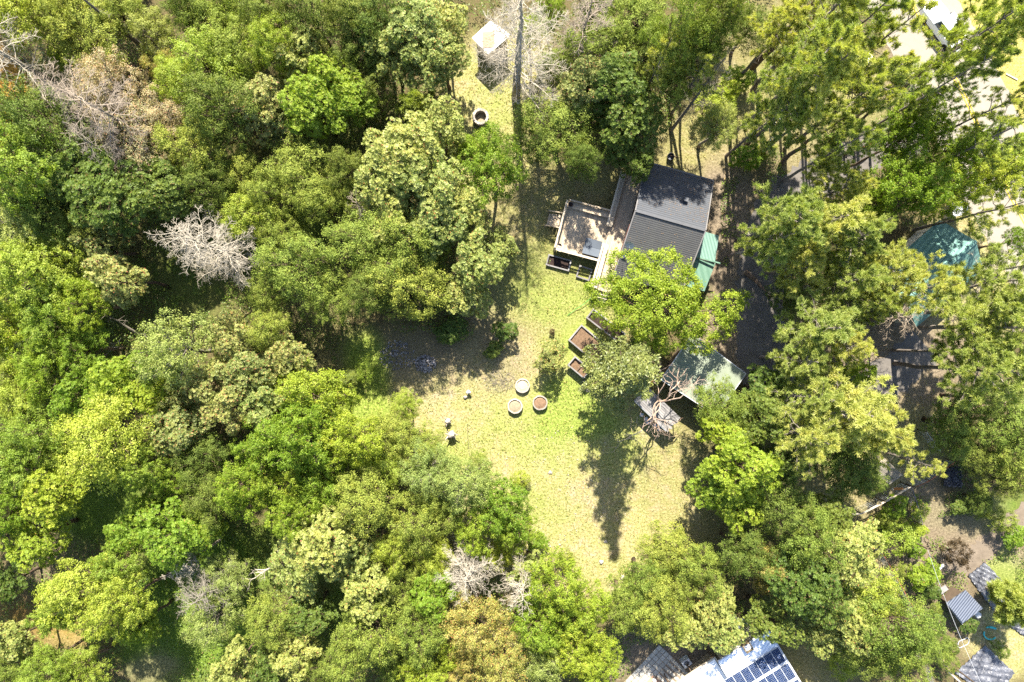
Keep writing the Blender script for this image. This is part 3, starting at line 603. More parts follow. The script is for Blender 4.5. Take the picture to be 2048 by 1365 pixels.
TREES = """
1695 285 46 pin 0.95 | behind the arched gate on its left
1765 160 44 pin 1.05 | below the white drum beside the road
1500 60 40 dko 1.0 | on the top edge at the foot of the tall pines
880 985 30 smy | pushing into the clearing from the lower left
960 925 22 smo | at the clearing rim below the pale stumps
1040 960 20 smy | nearest the open grass on the lower left rim
298 745 42 liy | tucked left under the grey green dome
365 800 40 mar | second below the grey green dome
1405 140 42 pns 0.95 | rising just above the cabin roof
1328 118 40 pns 0.95 | rising left of the one above the cabin roof
1800 1050 20 smo | third in the fenced garden
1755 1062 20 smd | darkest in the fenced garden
1862 1185 18 smd | left of the grey topped table
1940 1252 16 smd | just below the pale barrel
1955 1015 24 smo | in shade above the bend of the garden path
2030 1075 24 sml | between garden path and right edge
1920 1015 20 smd | in shade left of the garden path bend
1835 1020 20 smy | right of the plank topped fence
1900 1292 18 smd | left of the oval metal frame
1872 1222 16 smo | left of the corrugated shed
1690 250 24 smy | in the dry ground behind the gate
1665 290 22 sml | left of the arched gate
1790 330 26 sml | right foot of the arched gate
1835 150 26 smy | by the road below the white pickup
1500 250 24 smo | in the dry grass below the leaning trunk
1530 300 22 smy | beside the mouth of the shaded driveway
1960 460 24 smy | right of the barn top corner
1990 510 22 smo | right of the barn middle
1700 650 26 smo | in shade between driveway and lower barn
1130 1120 22 smo | on the stony rim at the bottom of the clearing
1075 1085 20 sml | at the lower left rim of the clearing
735 740 24 smy | in the green grass left of the clearing shade
700 760 22 smd | second in the green grass left of the clearing
855 905 20 smo | behind the stumps in the clearing
1430 50 50 dko 2.0 | tallest on the top edge nearest the tall pines
240 30 48 oak | between the top left oak and the dark bare trunk
372 15 45 dko | on the top edge right of the dark bare trunk
1190 20 40 oak | tight between the twiggy conifer and top edge oaks
45 20 72 yel | filling the top left corner
185 75 72 oak | behind the leaning bare tree at top left
120 35 55 oak | between the top left corner and the dead branches
143 118 32 liy 0.8 | peeping beside the leaning bare tree
95 250 75 dko | beside the orange patch on the left edge
55 230 45 oak | just right of the orange patch
45 335 78 yeb | below the orange patch on the left edge
160 345 62 mdk | below the pinkish dying tree
110 420 60 dko | two crowns below the orange patch
50 445 75 pal | second above the bright left edge trees
225 180 60 pnk | topmost of the pinkish brown group
205 150 40 pnk | left end of the pinkish brown group
280 285 72 pnk | largest and lowest of the pinkish brown group
330 240 55 pnk | right end of the pinkish brown group
305 70 42 pal 0.9 | beside the dead trunk on the top edge
365 170 50 yel | right of the pinkish brown dying crowns
330 135 34 rst | just above the pinkish brown dying crowns
415 45 55 oak | on the top edge left of the dark gap
410 130 75 yel | between the dark gap and the pinkish crowns
470 110 60 oak | below the dark gap near the top edge
450 215 70 dko | right of the lowest pinkish crown
480 30 50 yel | on the top edge right of the dark gap
535 45 52 dko | on the top edge left of centre
550 95 50 yel | under the top edge left of the lime pair
515 210 62 mar | left of the lime green pair
560 250 48 mar | below the lime green pair on its left
390 290 62 oak | between pinkish crowns and the central dark gap
225 400 66 mdk | above the reddish flecked tree at left
320 385 62 mdk | above the silver dead tree
330 330 50 dko | between the pinkish crown and silver dead tree
415 370 50 dko | just above the silver dead tree to the right
500 430 58 yel | right of the silver dead tree
480 350 48 oak | upper right of the silver dead tree
600 345 70 oak | with two more trunks in the dark gap below
540 390 45 oak | nearest above the yellow tree by the silver snag
635 405 48 oak | third right of the silver dead tree
690 345 42 dko | between the dark gap and the pale glossy group
705 400 36 oak | just left of the small twiggy snag
620 25 62 dko | on the top edge above the lime green pair
600 110 52 mad | upper left of the lime green pair
660 160 55 liy 1.1 | upper of the lime green pair
625 215 55 liy | lower of the lime green pair
700 205 45 liy | right edge of the lime green pair
705 40 55 dko | on the top edge left of the pale glossy crowns
755 45 60 dko | on the top edge above the young pine
715 110 50 dko | between the lime pair and the pale glossy crowns
745 185 45 dko | left of the small young pine
840 75 68 mad | nearest the top edge left of the white roof
780 110 45 mad | second from the white roof at the top
890 60 46 mad | right beside the white roofed shed
885 122 42 mad | lower left of the white roofed shed
850 135 50 mad | above the small young pine
830 208 34 pis | in the gap below the pale glossy crowns
880 262 55 mad | left of the round stone fire ring
815 310 68 mad | second left of the round stone fire ring
780 370 62 mad | above the small twiggy snag on its right
860 385 75 mad | large one left of the green tree by the lawn
800 440 58 mad | right of the small twiggy snag
880 450 60 mad | above the trees facing the clearing
930 420 48 mad | touching the bright green tree by the top lawn
985 335 68 lim 0.9 | below the round stone fire ring
940 310 40 lim 0.9 | left of the one below the fire ring
955 520 55 mad | nearest the deck on its left side
1000 495 35 mad 0.85 | rightmost tip beside the lawn left of the deck
935 590 42 mad 0.9 | at the shady end above the clearing
730 485 68 oak | below the small twiggy snag
800 500 72 oak | above the clearing in the middle
860 490 50 oak | third in the row above the clearing
810 575 72 oak | nearest the shaded top of the clearing
740 580 50 dko | shaded one at the upper clearing edge
600 530 72 oak | left in the group above the clearing
655 590 55 oak | below its twin left above the clearing
570 470 45 oak | between the silver snag and the clearing group
540 590 45 oak | dipping toward the dark gap from the clearing group
865 590 35 dko 0.8 | small one hanging over the clearing shade
1118 262 78 oak 0.8 | round one above the square deck
1078 290 38 dko 1 | left shoulder of the round oak above the deck
1165 325 36 dko 0.9 | lower shoulder of the round oak above the deck
1195 95 62 oak | right of the grey dead conifers at top
1270 40 72 oak | on the top edge right of the dead conifers
1345 70 56 oak 1.9 | on the top edge fourth from the white roof
1398 100 46 oak 1.8 | on the top edge left of the bare leaning trunk
1295 120 55 dko | above the dark glossy group near the cabin
1345 165 42 oak 1.5 | left of the leaning grey snag by the cabin
1170 170 48 mar | right of the standing dead conifer trunk
1235 170 62 mdk | topmost of the dark group above the cabin
1190 225 40 mdk 0.9 | left one of the dark group above the cabin
1265 245 55 mdk | middle one of the dark group above the cabin
1235 290 35 mdk 0.9 | lower left of the dark group above the cabin
1275 330 33 mdk 0.9 | overhanging the cabin walkway
1060 60 30 yel 0.8 | behind the standing dead conifer
1110 130 35 oak 0.8 | between the two grey dead conifers
1100 25 30 lim 0.7 | on the top edge between the dead conifers
1450 190 32 sml | in the dry grass above the cabin
1475 160 28 sml | topmost in the dry grass above the cabin
1435 255 42 pal 0.9 | sparse one between the cabin and the tall pines
1490 315 30 sml | right of the cabin in dry grass
1415 215 30 smy | near the leaning grey snag
1570 45 55 pin 1.0 | leftmost on the top edge
1640 40 72 pin 1.05 | second from left on the top edge
1605 140 68 pin 1.1 | above the shaded driveway mouth
1562 218 50 pin | leftmost row above the driveway
1660 150 75 pin 1.05 | left of the white drum
1715 45 52 pin 1.1 | on the top edge left of the road
1775 70 52 pns 1.15 | beside the road left of the white car
1615 235 52 pin 0.95 | right of the leftmost row above the driveway
1735 180 60 pin 1.1 | just below the white drum
1650 330 26 dko 0.6 | in the shade above the driveway
1985 55 72 pny 1.1 | in the top right corner by the white car
2030 20 60 pny 1.1 | hard in the top right corner
1925 150 50 pin 1.1 | overhanging the road below the white car
1985 215 40 pns 1.1 | over the road on the right edge
2040 260 50 pns 1.1 | on the right edge below the yellow field
1840 230 52 lim 1.15 | over the road bend upper one
1790 285 46 lim 1.1 | right beside the arched gate
1890 305 54 lim 1.15 | over the road bend lower one
1815 370 66 lim 1.1 | below the arched gate
1945 290 32 lim 1.15 | over the road bend right one
1745 410 42 liy | left of the green barn roof upper
1885 385 58 lim 1 | above the green barn roof
1985 345 50 yeb 1.1 | right of the road bend trees
2020 330 60 yeb 1.1 | on the right edge below the road
2010 410 40 pns 1 | right of the green barn on the upper side
1690 375 50 pin 0.95 | between the gate and the driveway
1590 430 75 pin 1.0 | by the upper driveway left one
1660 450 75 pin 1.0 | by the upper driveway middle one
1545 480 52 pin 0.95 | nearest the cabin across the driveway
1720 470 60 pin 1.0 | by the upper driveway right one
1612 525 58 pin 0.95 | in the middle of the driveway loop
1570 590 35 dko 0.7 | low in the middle of the driveway loop
1700 560 52 pin 1.0 | left of the green barn near the loop
1785 535 56 pin 1.05 | overlapping the left of the green barn
1855 572 55 pin 1.1 | covering the middle of the green barn
1755 610 46 pin 1.0 | left of the lower barn tip
1650 660 70 pin 0.95 | above the lower driveway bend
1600 720 50 pin 0.9 | at the lower driveway bend
1695 690 45 pin 0.9 | right of the lower driveway bend
1710 745 34 sml 1.6 | tucked under the pines above the lower driveway
1960 620 75 pin 1.05 | right of the lower barn tip
2030 560 62 pin 1.1 | on the right edge level with the barn
2020 650 75 pin 1.1 | on the right edge below the barn
1950 705 50 pin 1.0 | below the barn tip
2000 740 75 pin 1.05 | on the right edge midway down
2040 480 30 lim 1 | on the right edge above the barn level
1690 835 85 pin 1.0 | biggest above the timber frame
1630 800 58 pin 0.9 | lower driveway left one
1620 880 62 pin 0.9 | left of the timber frame group
1760 870 60 pin 1.0 | directly above the timber frame
1690 920 70 dko 0.95 | left of the timber frame
1725 960 38 dko 0.7 | beside the timber frame
1910 850 58 oak .72 | above the pile of black sheeting
1960 800 52 dko .8 | upper right of the black sheeting pile
2020 850 60 oak .72 | on the right edge above the garden
1955 895 46 dko .6 | right of the black sheeting pile
2025 915 58 oak .7 | on the right edge just above the path
2000 960 40 dko 0.8 | over the start of the garden path
1960 1000 24 dko 0.5 | below the pile of black sheeting
1850 930 34 pns 0.7 | between the timber frame and the black sheeting
1250 742 88 fir 1.1 | beside the raised beds in the clearing
1432 815 52 oak | right of the bare pinkish tree
1480 850 40 oak | two crowns right of the bare tree
1440 860 42 liy 0.9 | lower right of the bare pinkish tree
1530 780 45 mdk 0.9 | below the driveway beside the grey green roof
1520 840 52 mdk 0.9 | next to the large pines right of the bare tree
1490 930 68 liy 1 | large one right of the clearing shadows
1440 970 50 liy 0.95 | left one right of the clearing shadows
1480 1000 52 liy 0.95 | lowest right of the clearing shadows
1560 1020 58 dko | below the lime pair right of the clearing
1550 930 45 mdk | right of the lime tree beside the clearing
1335 1100 55 oak 0.8 | upper one at the bottom of the clearing
1400 1140 48 oak 0.85 | right one at the bottom of the clearing
1290 1160 50 oak 0.85 | left one at the bottom of the clearing
1350 1170 42 oak 0.8 | middle one at the bottom of the clearing
1250 1205 50 oak 0.85 | above the lime tree at the bottom edge
1320 1215 58 oak 0.85 | above the paved patio
1385 1245 48 mad 0.85 | left of the small blue panel lower
1425 1205 42 mad 0.85 | left of the small blue panel upper
1440 1260 42 mad 0.85 | between the patio and the white metal roof
1345 1255 35 mad 0.8 | right above the paved patio
1545 1245 48 mdk 0.8 | over the corner of the white metal roof
1490 1110 52 dko | above the small blue panel
1540 1130 42 rst | right above the small blue panel
1535 1165 26 rst 0.9 | smallest with a dry orange top
1600 1160 58 mdk | second above the white metal roof
1620 1080 62 oak | centre of the group left of the wire fence
1690 1100 60 mad | nearest the fence corner on its left
1650 1040 45 mdk | left of the plank topped garden fence
1640 1180 52 mdk | deep in the group above the solar roof
1740 1190 62 yel | right of the group above the solar roof
1700 1240 52 mad | right of the solar roof upper one
1640 1270 36 mad 0.7 | right of the solar roof tip
1790 1240 65 oak | left of the overhead garden cable
1730 1300 48 dko | lower right of the solar roof
1800 1310 55 oak | on the bottom edge by the garden fence
1850 1290 38 oak 0.8 | nearest the brown garden rail
1690 1330 35 smy | on the bottom edge right of the solar roof
1790 1015 26 sml | first in the fenced garden
1790 1080 36 smy | second in the fenced garden
1830 1095 20 sml | on the worn garden path
1848 1150 32 sml 1.2 | largest in the fenced garden
1812 1140 18 smo | left of the largest garden bush
1835 1060 16 sml | near the top of the garden bed
1905 1105 30 smr | in the middle of the garden path
2000 1040 28 smo | beside the dusty garden path
1870 1250 24 smd | below the corrugated shed roof
1895 1320 22 smo | beside the lower garden rail
2040 1210 38 pis 0.9 | between the two right hand black sheets
2000 1300 18 smo | beside the lowest black sheet
1765 1040 20 smo | below the plank topped garden fence
1098 714 32 smm 1.2 | standing alone in the clearing by the beds
1012 662 24 smd | in the shade right of the clearing top
985 700 18 smd | shaded below the round dark bush
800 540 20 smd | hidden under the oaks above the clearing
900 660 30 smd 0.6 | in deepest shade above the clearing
1105 665 7 smr | tiny by the raised beds
808 812 32 yel 0.75 | small round one left of the clearing
775 865 48 oak 0.8 | left edge of the clearing by the round one
830 890 48 oak 0.8 | behind the pale stump in the clearing
770 930 50 yel 0.8 | lower left of the clearing
860 950 58 pal | below the pale stumps
930 965 55 pal | right one below the pale stumps
1005 1010 58 lim 0.85 | on the lower left rim of the clearing
1030 1060 40 lim 0.8 | lower left rim of the clearing southern one
960 1050 52 lim 0.9 | two left of the lower clearing rim
890 1010 48 oak | between grey green trees and the lower dead snag
985 1110 35 yel 0.8 | upper right of the twiggy white snag
830 1040 55 oak | above the lower dark hollow right
730 1000 62 oak | centre left below the clearing
790 1100 42 yel | left of the twiggy white snag
860 1115 45 yel | touching the twiggy white snag
700 880 60 lim | right end of the mottled lime group
620 790 70 lim | top of the mottled lime group
550 810 55 mad | left shoulder of the mottled lime group
670 800 40 lim | top right of the mottled lime group
600 870 66 lim | middle of the mottled lime group
530 890 52 lim | left in the mottled lime group
560 960 60 lim | lower left in the mottled lime group
640 960 60 lim | lower middle in the mottled lime group
490 970 52 lim | lowest left in the mottled lime group
470 810 50 mar | upper left beside the mottled lime group
650 1080 62 mad | largest pale one bottom centre left
600 1130 55 mad | below left of the largest pale one
710 1110 50 mad | right of the largest pale one
585 1030 45 lim | just above the largest pale bottom tree
365 698 74 pal 1.1 | isolated dome right of the left dark hollow
470 680 50 mar | right of the grey green dome
540 665 42 oak | second right of the grey green dome
585 715 40 mar | at the left tip of the clearing shade
500 745 55 mar | lower right of the grey green dome
430 760 48 mar | just below the grey green dome
205 495 52 mar | left of the dark hollow upper
245 560 48 mar | left of the dark hollow lower
170 450 48 dko | above the flecked pair left of the hollow
115 520 62 yeb | upper of the bright left group
55 560 70 yeb | on the left edge upper bright group
165 610 52 lim | left rim of the dark hollow
100 630 60 yeb | middle of the bright left group
30 660 60 lim | on the left edge middle bright group
170 700 50 lim | lower rim of the dark hollow
90 730 58 lim | below the bright left group
235 765 50 liy | between the hollow and the pale green giant
310 790 40 liy | left below the grey green dome
160 790 45 liy | above the pale green giant on its left
35 790 62 yel | on the left edge below the middle
75 860 62 yel | left of the pale green giant
220 880 85 yel 1.05 | giant pale crown in the lower left
140 900 45 yeb | left shoulder of the pale green giant
290 930 45 yeb | right shoulder of the pale green giant
40 930 60 yeb | on the left edge beside the giant
110 985 50 liy | lower left of the pale green giant
360 860 52 mar | rust tinged right of the pale green giant
410 920 55 dko | second right of the pale green giant
430 1000 50 dko | left of the lower dark hollow
355 960 38 lim | small right below the pale green giant
310 1010 42 liy | above the open crowned lime tree
350 1075 66 liy | open crowned above the trunk shadows
400 1060 45 liy | right part of the open crowned one
270 1060 45 liy | left part of the open crowned one
70 1075 55 liy | on the left edge above the brown patch
20 1020 40 lim | hard on the left edge above the brown patch
240 1130 45 yeb | top of the pale giant at lower left
170 1185 75 yeb 1 | lower left giant by the brown patch
245 1210 55 yeb | right shoulder of the lower left giant
120 1230 38 yeb | tip of the lower left giant over the brown patch
280 1250 40 liy | dark side of the lower left giant
20 1165 32 mdk 0.8 | hard on the left edge beside the brown patch
25 1280 36 mad 0.9 | on the left edge below the brown patch
90 1335 48 yel 0.9 | on the bottom edge near the left corner
25 1350 40 oak 0.9 | filling the bottom left corner
165 1335 45 yel 0.9 | on the bottom edge below the lower left giant
455 1160 48 pal 0.9 | above the grey dead branches lower left
430 1240 50 pal 0.95 | pale one left of the forked bare branches
545 1240 52 oak | right of the forked bare branches
470 1330 45 mad | on the bottom edge under the forked branches
590 1310 45 mad | on the bottom edge right of the forked branches
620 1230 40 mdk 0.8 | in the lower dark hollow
540 1330 36 mdk 0.8 | on the bottom edge in the lower dark hollow
645 1340 36 dko | on the bottom edge left of centre
740 1180 50 mad | left of the pair of twiggy snags
800 1165 45 oak | second left of the pair of twiggy snags
865 1190 45 liy | touching the twiggy snag from the left
750 1260 60 oak | bottom centre left beside the rusty tree
700 1310 50 oak | on the bottom edge beside the dark hollow
840 1260 55 oak | left of the rusty tree near the bottom
790 1330 45 oak | on the bottom edge left of the lime trees
855 1335 50 lim | on the bottom edge left of the rusty tree
950 1250 62 rst | bottom centre below the twiggy snags
1000 1320 55 rst | on the bottom edge at centre
930 1330 42 rst | on the bottom edge left of the other rusty one
1110 1170 60 lim 0.9 | closest below the clearing at bottom centre
1165 1220 52 lim 0.9 | right one below the clearing at bottom
1080 1240 55 lim 0.9 | lower one beside the twiggy snag
1140 1290 58 lim 0.9 | on the bottom edge left of the patio upper
1190 1320 50 lim 0.9 | on the bottom edge beside the patio
1080 1330 50 pal 0.9 | on the bottom edge between rusty and lime trees
1060 1140 36 mad 0.8 | on the stony bottom rim of the clearing
"""

for line in TREES.strip().splitlines():
    a, note = line.split('|'); a = a.split()
    plant(float(a[0]), float(a[1]), float(a[2]), a[3], note.strip(), float(a[4]) if len(a) > 4 else 1.0)
# trees just past the frame, which throw their shade into it
rnd = random.Random(77)
for x in range(-120, 1480, 118):
    if 850 < x < 1080: continue
    plant(x+rnd.uniform(-25,25), -120+rnd.uniform(-30,20), 62, rnd.choice(['oak','yel','mad','dko']) if x < 1450 else 'pin', 'standing just past the top edge of the view', 1.0)
for y in range(40, 1450, 150):
    plant(-110+rnd.uniform(-20,10), y, 68, rnd.choice(['yeb','oak','lim']), 'standing just past the left edge of the view', 1.0)
for x in range(60, 1200, 150):
    plant(x+rnd.uniform(-25,25), 1480+rnd.uniform(-10,30), 68, rnd.choice(['oak','lim','mad']), 'standing just past the bottom edge of the view', .95)

# ---- the big lime green tree that leans over the cabin: explicit lobes
LB = [(1215,585,40,7.2),(1250,540,40,8.2),(1292,575,46,9.2),(1340,545,44,8.6),(1372,572,36,8.2),(1228,628,38,7),(1275,632,46,8.6),
      (1330,615,48,9.2),(1378,645,40,7.6),(1420,645,36,7),(1458,612,34,7),(1480,600,20,6.6),(1402,685,28,6.4),(1335,672,36,7),(1290,665,34,7),
      (1440,650,28,6.4),(1265,595,40,9),(1310,520,20,8),(1190,575,14,6.5),(1355,600,40,8.8),(1270,520,24,8)]
base = Vector((at(1325,650).x, at(1325,650).y, 0)); lobes = []
for px, py, r, h in LB:
    p = at(px, py, h); lobes.append((p.x-base.x, p.y-base.y, h-.3, r*S*(H-h)/H*.93))
big = empty("broadleaf_tree", base, "largest bright lime green tree, its crown spreading over the cabin roof", "tree")
for nm, me, mt in (("trunk", trunk_mesh(901, lobes, 9.5, .38, M['bark']), 'bark'), ("crown", crown_fine(900, lobes, M['lim'], .34, 2.8, 44, .145, .35), 'lim')):
    o = bpy.data.objects.new(nm, me); COL.objects.link(o); o.parent = big

# ---------------------------------------------------------------- dead trees
def dead_conifer(bx, by, h, spread, mat, label, seed, tilt=(0, 0), nb=46, z0=.2, name="dead_tree", fuzz=7, r0=.24, droop=.1, cone=.75, top_skip=1.0):
    rnd = random.Random(seed); b = at(bx, by); root = empty(name, b, label, "dead tree", "bare dead trees")
    t = MB(); br = MB(); top = Vector((b.x+tilt[0], b.y+tilt[1], h)); tr = curve(rnd, b-Vector((0,0,.1)), top, 8, .012)
    t.tube(tr, [r0*(1-.9*i/8)+.015 for i in range(9)], 8)
    for i in range(nb):
        u = z0+(top_skip-z0)*(i+rnd.random())/nb; k = min(7, int(u*8)); p = tr[k].lerp(tr[k+1], min(1, u*8-k))
        L = spread*(1-cone*(u-z0)/(1-z0))*rnd.uniform(.55, 1.15); a = i*2.4+rnd.uniform(-.6,.6)
        d = Vector((math.cos(a), math.sin(a), rnd.uniform(-.15,.3))); e = p+d*L
        q = curve(rnd, p, e, 5, .09, -droop*.3); w = .014+.009*L; br.tube(q, [w*(1-.75*j/5) for j in range(6)], 4)
        sd = Vector((-d.y, d.x, 0))
        for _ in range(int(fuzz*max(.7, L))):
            v = rnd.uniform(.25, 1)*5; j = min(4, int(v)); s = q[j].lerp(q[j+1], v-j); l2 = L*rnd.uniform(.12,.34)*(1.15-v/7)+.15
            g = (d*rnd.uniform(.3,1)+sd*rnd.choice((-1,1))*rnd.uniform(.4,1)+Vector((0,0,rnd.uniform(-.4,.3)))).normalized()
            m_ = s+g*l2*.55+Vector((rnd.uniform(-.06,.06), rnd.uniform(-.06,.06), rnd.uniform(-.06,.06))); f = s+g*l2
            br.tube([s, m_, f], [.012, .009, .005], 3, False)
            for _ in range(2):
                g2 = (g+Vector((rnd.gauss(0,.7), rnd.gauss(0,.7), rnd.gauss(0,.4)))).normalized()
                br.tube([m_, m_+g2*l2*.45], [.010, .005], 3, False)
    t.build("trunk", mat, root); br.build("branches", mat, root); return root
dead_conifer(172, 200, 17, 4.6, M['silver'], "pale leaning bare tree with long crooked branches at the top left", 11, (-1, .5), 44, .35, fuzz=6, r0=.3, cone=.35)
dead_conifer(345, 300, 15, 4.2, M['deadp'], "pinkish grey twiggy dead tree in the middle of the dry crowns", 12, (0,0), 54, .3, fuzz=9, cone=.4)
dead_conifer(300, 345, 11, 3.6, M['deadg'], "grey tangled dead tree below the pinkish dying crowns", 13, (.3,0), 44, .3, fuzz=8, cone=.4)
dead_conifer(262, 258, 13, 2.8, M['deadp'], "small pinkish twiggy snag among the dry pink crowns", 14, (0,0), 40, .4, fuzz=10, cone=.4)
dead_conifer(508, 522, 16, 4.0, M['silver'], "bright silver dead conifer fanned out left of the clearing oaks", 15, (0,.2), 70, .25, fuzz=9, r0=.18, cone=.62)
dead_conifer(300, 105, 13, 1.6, M['deadg'], "dark bare trunk rising to the top edge left of centre", 16, (0,0), 14, .4, fuzz=4, r0=.26)
dead_conifer(1032, 196, 21, 4.4, M['silver'], "tall grey standing dead conifer right of the white roofed shed", 17, (.3,0), 84, .22, fuzz=9, r0=.42, cone=.45)
dead_conifer(1150, 140, 15, 3.0, M['deadp'], "twiggy grey dead conifer on the top edge right of the tallest one", 18, (0,0), 50, .3, fuzz=10, r0=.2, cone=.5)
dead_conifer(1342, 262, 12, 2.2, M['deadg'], "leaning thin grey snag above the cabin roof", 19, (1.6, 2.2), 34, .4, fuzz=10, r0=.17, cone=.3)
dead_conifer(752, 440, 8.5, 1.9, M['deadp'], "little pinkish snag between olive and pale trees above the clearing", 20, (0,0), 20, .6, fuzz=5, r0=.1, cone=.2)
dead_conifer(945, 1090, 10.5, 3.2, M['silver'], "white twiggy snag left of its twin at the bottom", 21, (0,0), 50, .45, fuzz=9, r0=.14, cone=.4)
dead_conifer(1042, 1120, 10.5, 2.6, M['silver'], "white twiggy snag by the lime trees at the bottom", 22, (0,0), 34, .45, fuzz=8, r0=.12, cone=.4)
dead_conifer(480, 1130, 10, 2.6, M['deadg'], "grey twiggy dead crown left of the forked branches", 23, (0,0), 44, .45, fuzz=7, r0=.16, cone=.3)
dead_conifer(440, 1080, 9, 1.5, M['silver'], "small whitish dead crown at the lower left", 28, (0,0), 40, .55, fuzz=12, r0=.12, cone=.3)
dead_conifer(1505, 135, 17, 2.0, M['bark'], "dark leaning trunk with few bare branches left of the tall pines", 24, (1.2,.6), 22, .35, fuzz=5, r0=.33, cone=.3)
dead_conifer(1880, 560, 15, 2.4, M['silver'], "bare branched trunk crossing the green barn roof", 25, (2.2,.5), 18, .3, fuzz=5, r0=.22, cone=.3)
dead_conifer(1740, 640, 8, 2.2, M['deadp'], "tangled dry branches left of the green barn", 26, (-.5,0), 26, .4, fuzz=6, r0=.14, cone=.3)
dead_conifer(1560, 1130, 7.5, 1.5, M['tan'], "small tan dry snag above the solar roof", 27, (0,0), 30, .5, fuzz=10, r0=.1, cone=.3)

def fallen(x0, y0, x1, y1, h1, label, seed, mat='deadg', r=.14, twigs=16):
    rnd = random.Random(seed); a = at(x0, y0)+Vector((0,0,.15)); b = at(x1, y1, h1); mb = MB()
    q = curve(rnd, a, b, 6, .04); mb.tube(q, [r*(1-.85*i/6) for i in range(7)], 6)
    for _ in range(twigs):
        v = rnd.uniform(2.5, 6); j = min(5, int(v)); s = q[j].lerp(q[j+1], v-j); d = (b-a).normalized()
        g = (d*.5+Vector((rnd.gauss(0,.8), rnd.gauss(0,.8), rnd.gauss(0,.35)))).normalized(); l2 = rnd.uniform(.4, 1.3)
        mb.tube(curve(rnd, s, s+g*l2, 3, .1), [.03, .02, .013, .006], 4)
    tag(mb.build("fallen_trunk", M[mat], None, at_=tuple(a)), label, "dead wood", "bare leaning trunks")
fallen(292, 672, 200, 625, 3.5, "bare grey trunk leaning out of the dark hollow at left", 31, r=.16)
fallen(212, 712, 245, 675, 2.5, "pale thin branch below the leaning trunk in the dark hollow", 32, 'silver', .06, 8)
fallen(1930, 820, 2050, 795, 2.0, "reddish bare limb lying across on the right edge", 33, 'tan', .13, 8)
fallen(1490, 545, 1540, 590, 1.2, "dark mossy log lying beside the driveway", 34, 'bark', .28, 2)
fallen(1640, 300, 1860, 130, 15, "long thin dead trunk leaning toward the road", 35, 'bark', .2, 26)
fallen(1560, 330, 1690, 235, 13, "bare brown trunk leaning between the tall pines and the driveway", 36, 'bark', .24, 20)
fallen(1340, 312, 1365, 318, 1.5, "short brown leaning stick above the cabin roof", 37, 'bark', .09, 0)

def bare_tree(bx, by, h, spread, mat, label, seed, r0=.2, up=.5, gens=4, n0=6, trunk=.4):
    rnd = random.Random(seed); b = at(bx, by); root = empty("bare_tree", b, label, "bare tree", "bare dead trees"); t = MB(); br = MB()
    fork = b+Vector((rnd.uniform(-.4,.4), rnd.uniform(-.4,.4), h*trunk)); t.tube(curve(rnd, b-Vector((0,0,.1)), fork, 4, .06), [r0*1.2, r0, r0*.9, r0*.85, r0*.8], 8)
    def grow(p, d, L, w, g):
        q = [p]; dd = d
        for i in range(5):
            dd = (dd+Vector((rnd.gauss(0,.32), rnd.gauss(0,.32), rnd.gauss(0,.2)))).normalized(); q.append(q[-1]+dd*L/5)
        br.tube(q, [max(.011, w*(1-.5*i/5)) for i in range(6)], 5 if g > 1 else 3, False)
        if g > 0:
            for _ in range(3 if g > 1 else 2):
                k = rnd.choice((2,3,4,5)); nd = (dd+Vector((rnd.gauss(0,.75), rnd.gauss(0,.75), rnd.gauss(.05,.35)))).normalized()
                grow(q[k], nd, L*rnd.uniform(.45,.75), w*.5, g-1)
    for i in range(n0):
        a = 2*math.pi*i/n0+rnd.uniform(-.4,.4); grow(fork, Vector((math.cos(a), math.sin(a), up)).normalized(), spread*rnd.uniform(.45,.62), r0*.5, gens-1)
    t.build("trunk", mat, root); br.build("branches", mat, root)
bare_tree(1305, 792, 10, 5.8, M['tan'], "leafless pinkish tan tree with crooked limbs over the plank platform", 41, .135, .6, 4, 6)
bare_tree(585, 1085, 10, 3.0, M['silver'], "forked silver bare branches at the lower left of the forest", 42, .16, .5, 3, 5, .6)
bare_tree(330, 900, 9, 1.6, M['deadp'], "small bare twisted branches right of the pale green giant", 43, .1, .5, 3, 4, .7)
bare_tree(1395, 810, 6, 2.0, M['tan'], "smaller leafless limbs right of the crooked tan tree", 44, .12, .6, 3, 4, .5)

# ---------------------------------------------------------------- cabin
def frame2(o, e):
    """unit axes from a to b in plan"""
    d = (e-o); d.z = 0; d = d.normalized(); return d, Vector((-d.y, d.x, 0))
HR, HE = 5.6, 3.2
r1, r2 = at(1272, 422, HR), at(1410, 461, HR); u, v = frame2(r1, r2); L = (r2-r1).length   # v points up the picture
nrun = (at(1300,327,HE)-r1).dot(v); srun = nrun*1.12; fall = (HR-HE)/nrun
root = empty("cabin", Vector((r1.x+u.x*L/2, r1.y+u.y*L/2, 0)), "dark shingled gable roofed cabin with long deck under the lime green tree", "house")
def P(a, b, z=0): q = r1+u*a+v*b; return Vector((q.x, q.y, z))
def slope(name, mat, a0, a1, b0, z0, b1, z1, th, parent, up=0):
    mb = MB(); q = [P(a0,b0), P(a1,b0), P(a1,b1), P(a0,b1)]
    mb.prism([(p.x, p.y) for p in q], [z0-th+up, z0-th+up, z1-th+up, z1-th+up], [z0+up, z0+up, z1+up, z1+up], .5); return mb.build(name, mat, parent)
ang = math.atan2(u.y, u.x)
M['shing'] = striped("asphalt_shingles_shade_toned", (.03,.032,.038), (.07,.073,.083), .2, -(ang+math.pi/2), .8, 0, .3, .5, .9)  # upper slope's copy of the shingles, colour lowered to stand in for tree shade
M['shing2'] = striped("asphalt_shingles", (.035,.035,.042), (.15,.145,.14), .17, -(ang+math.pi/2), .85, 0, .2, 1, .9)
slope("roof", M['shing'], 0, L, 0, HR, nrun, HE, .14, root)
slope("roof", M['shing2'], 0, L, 0, HR, -srun, HR-fall*srun, .14, root)
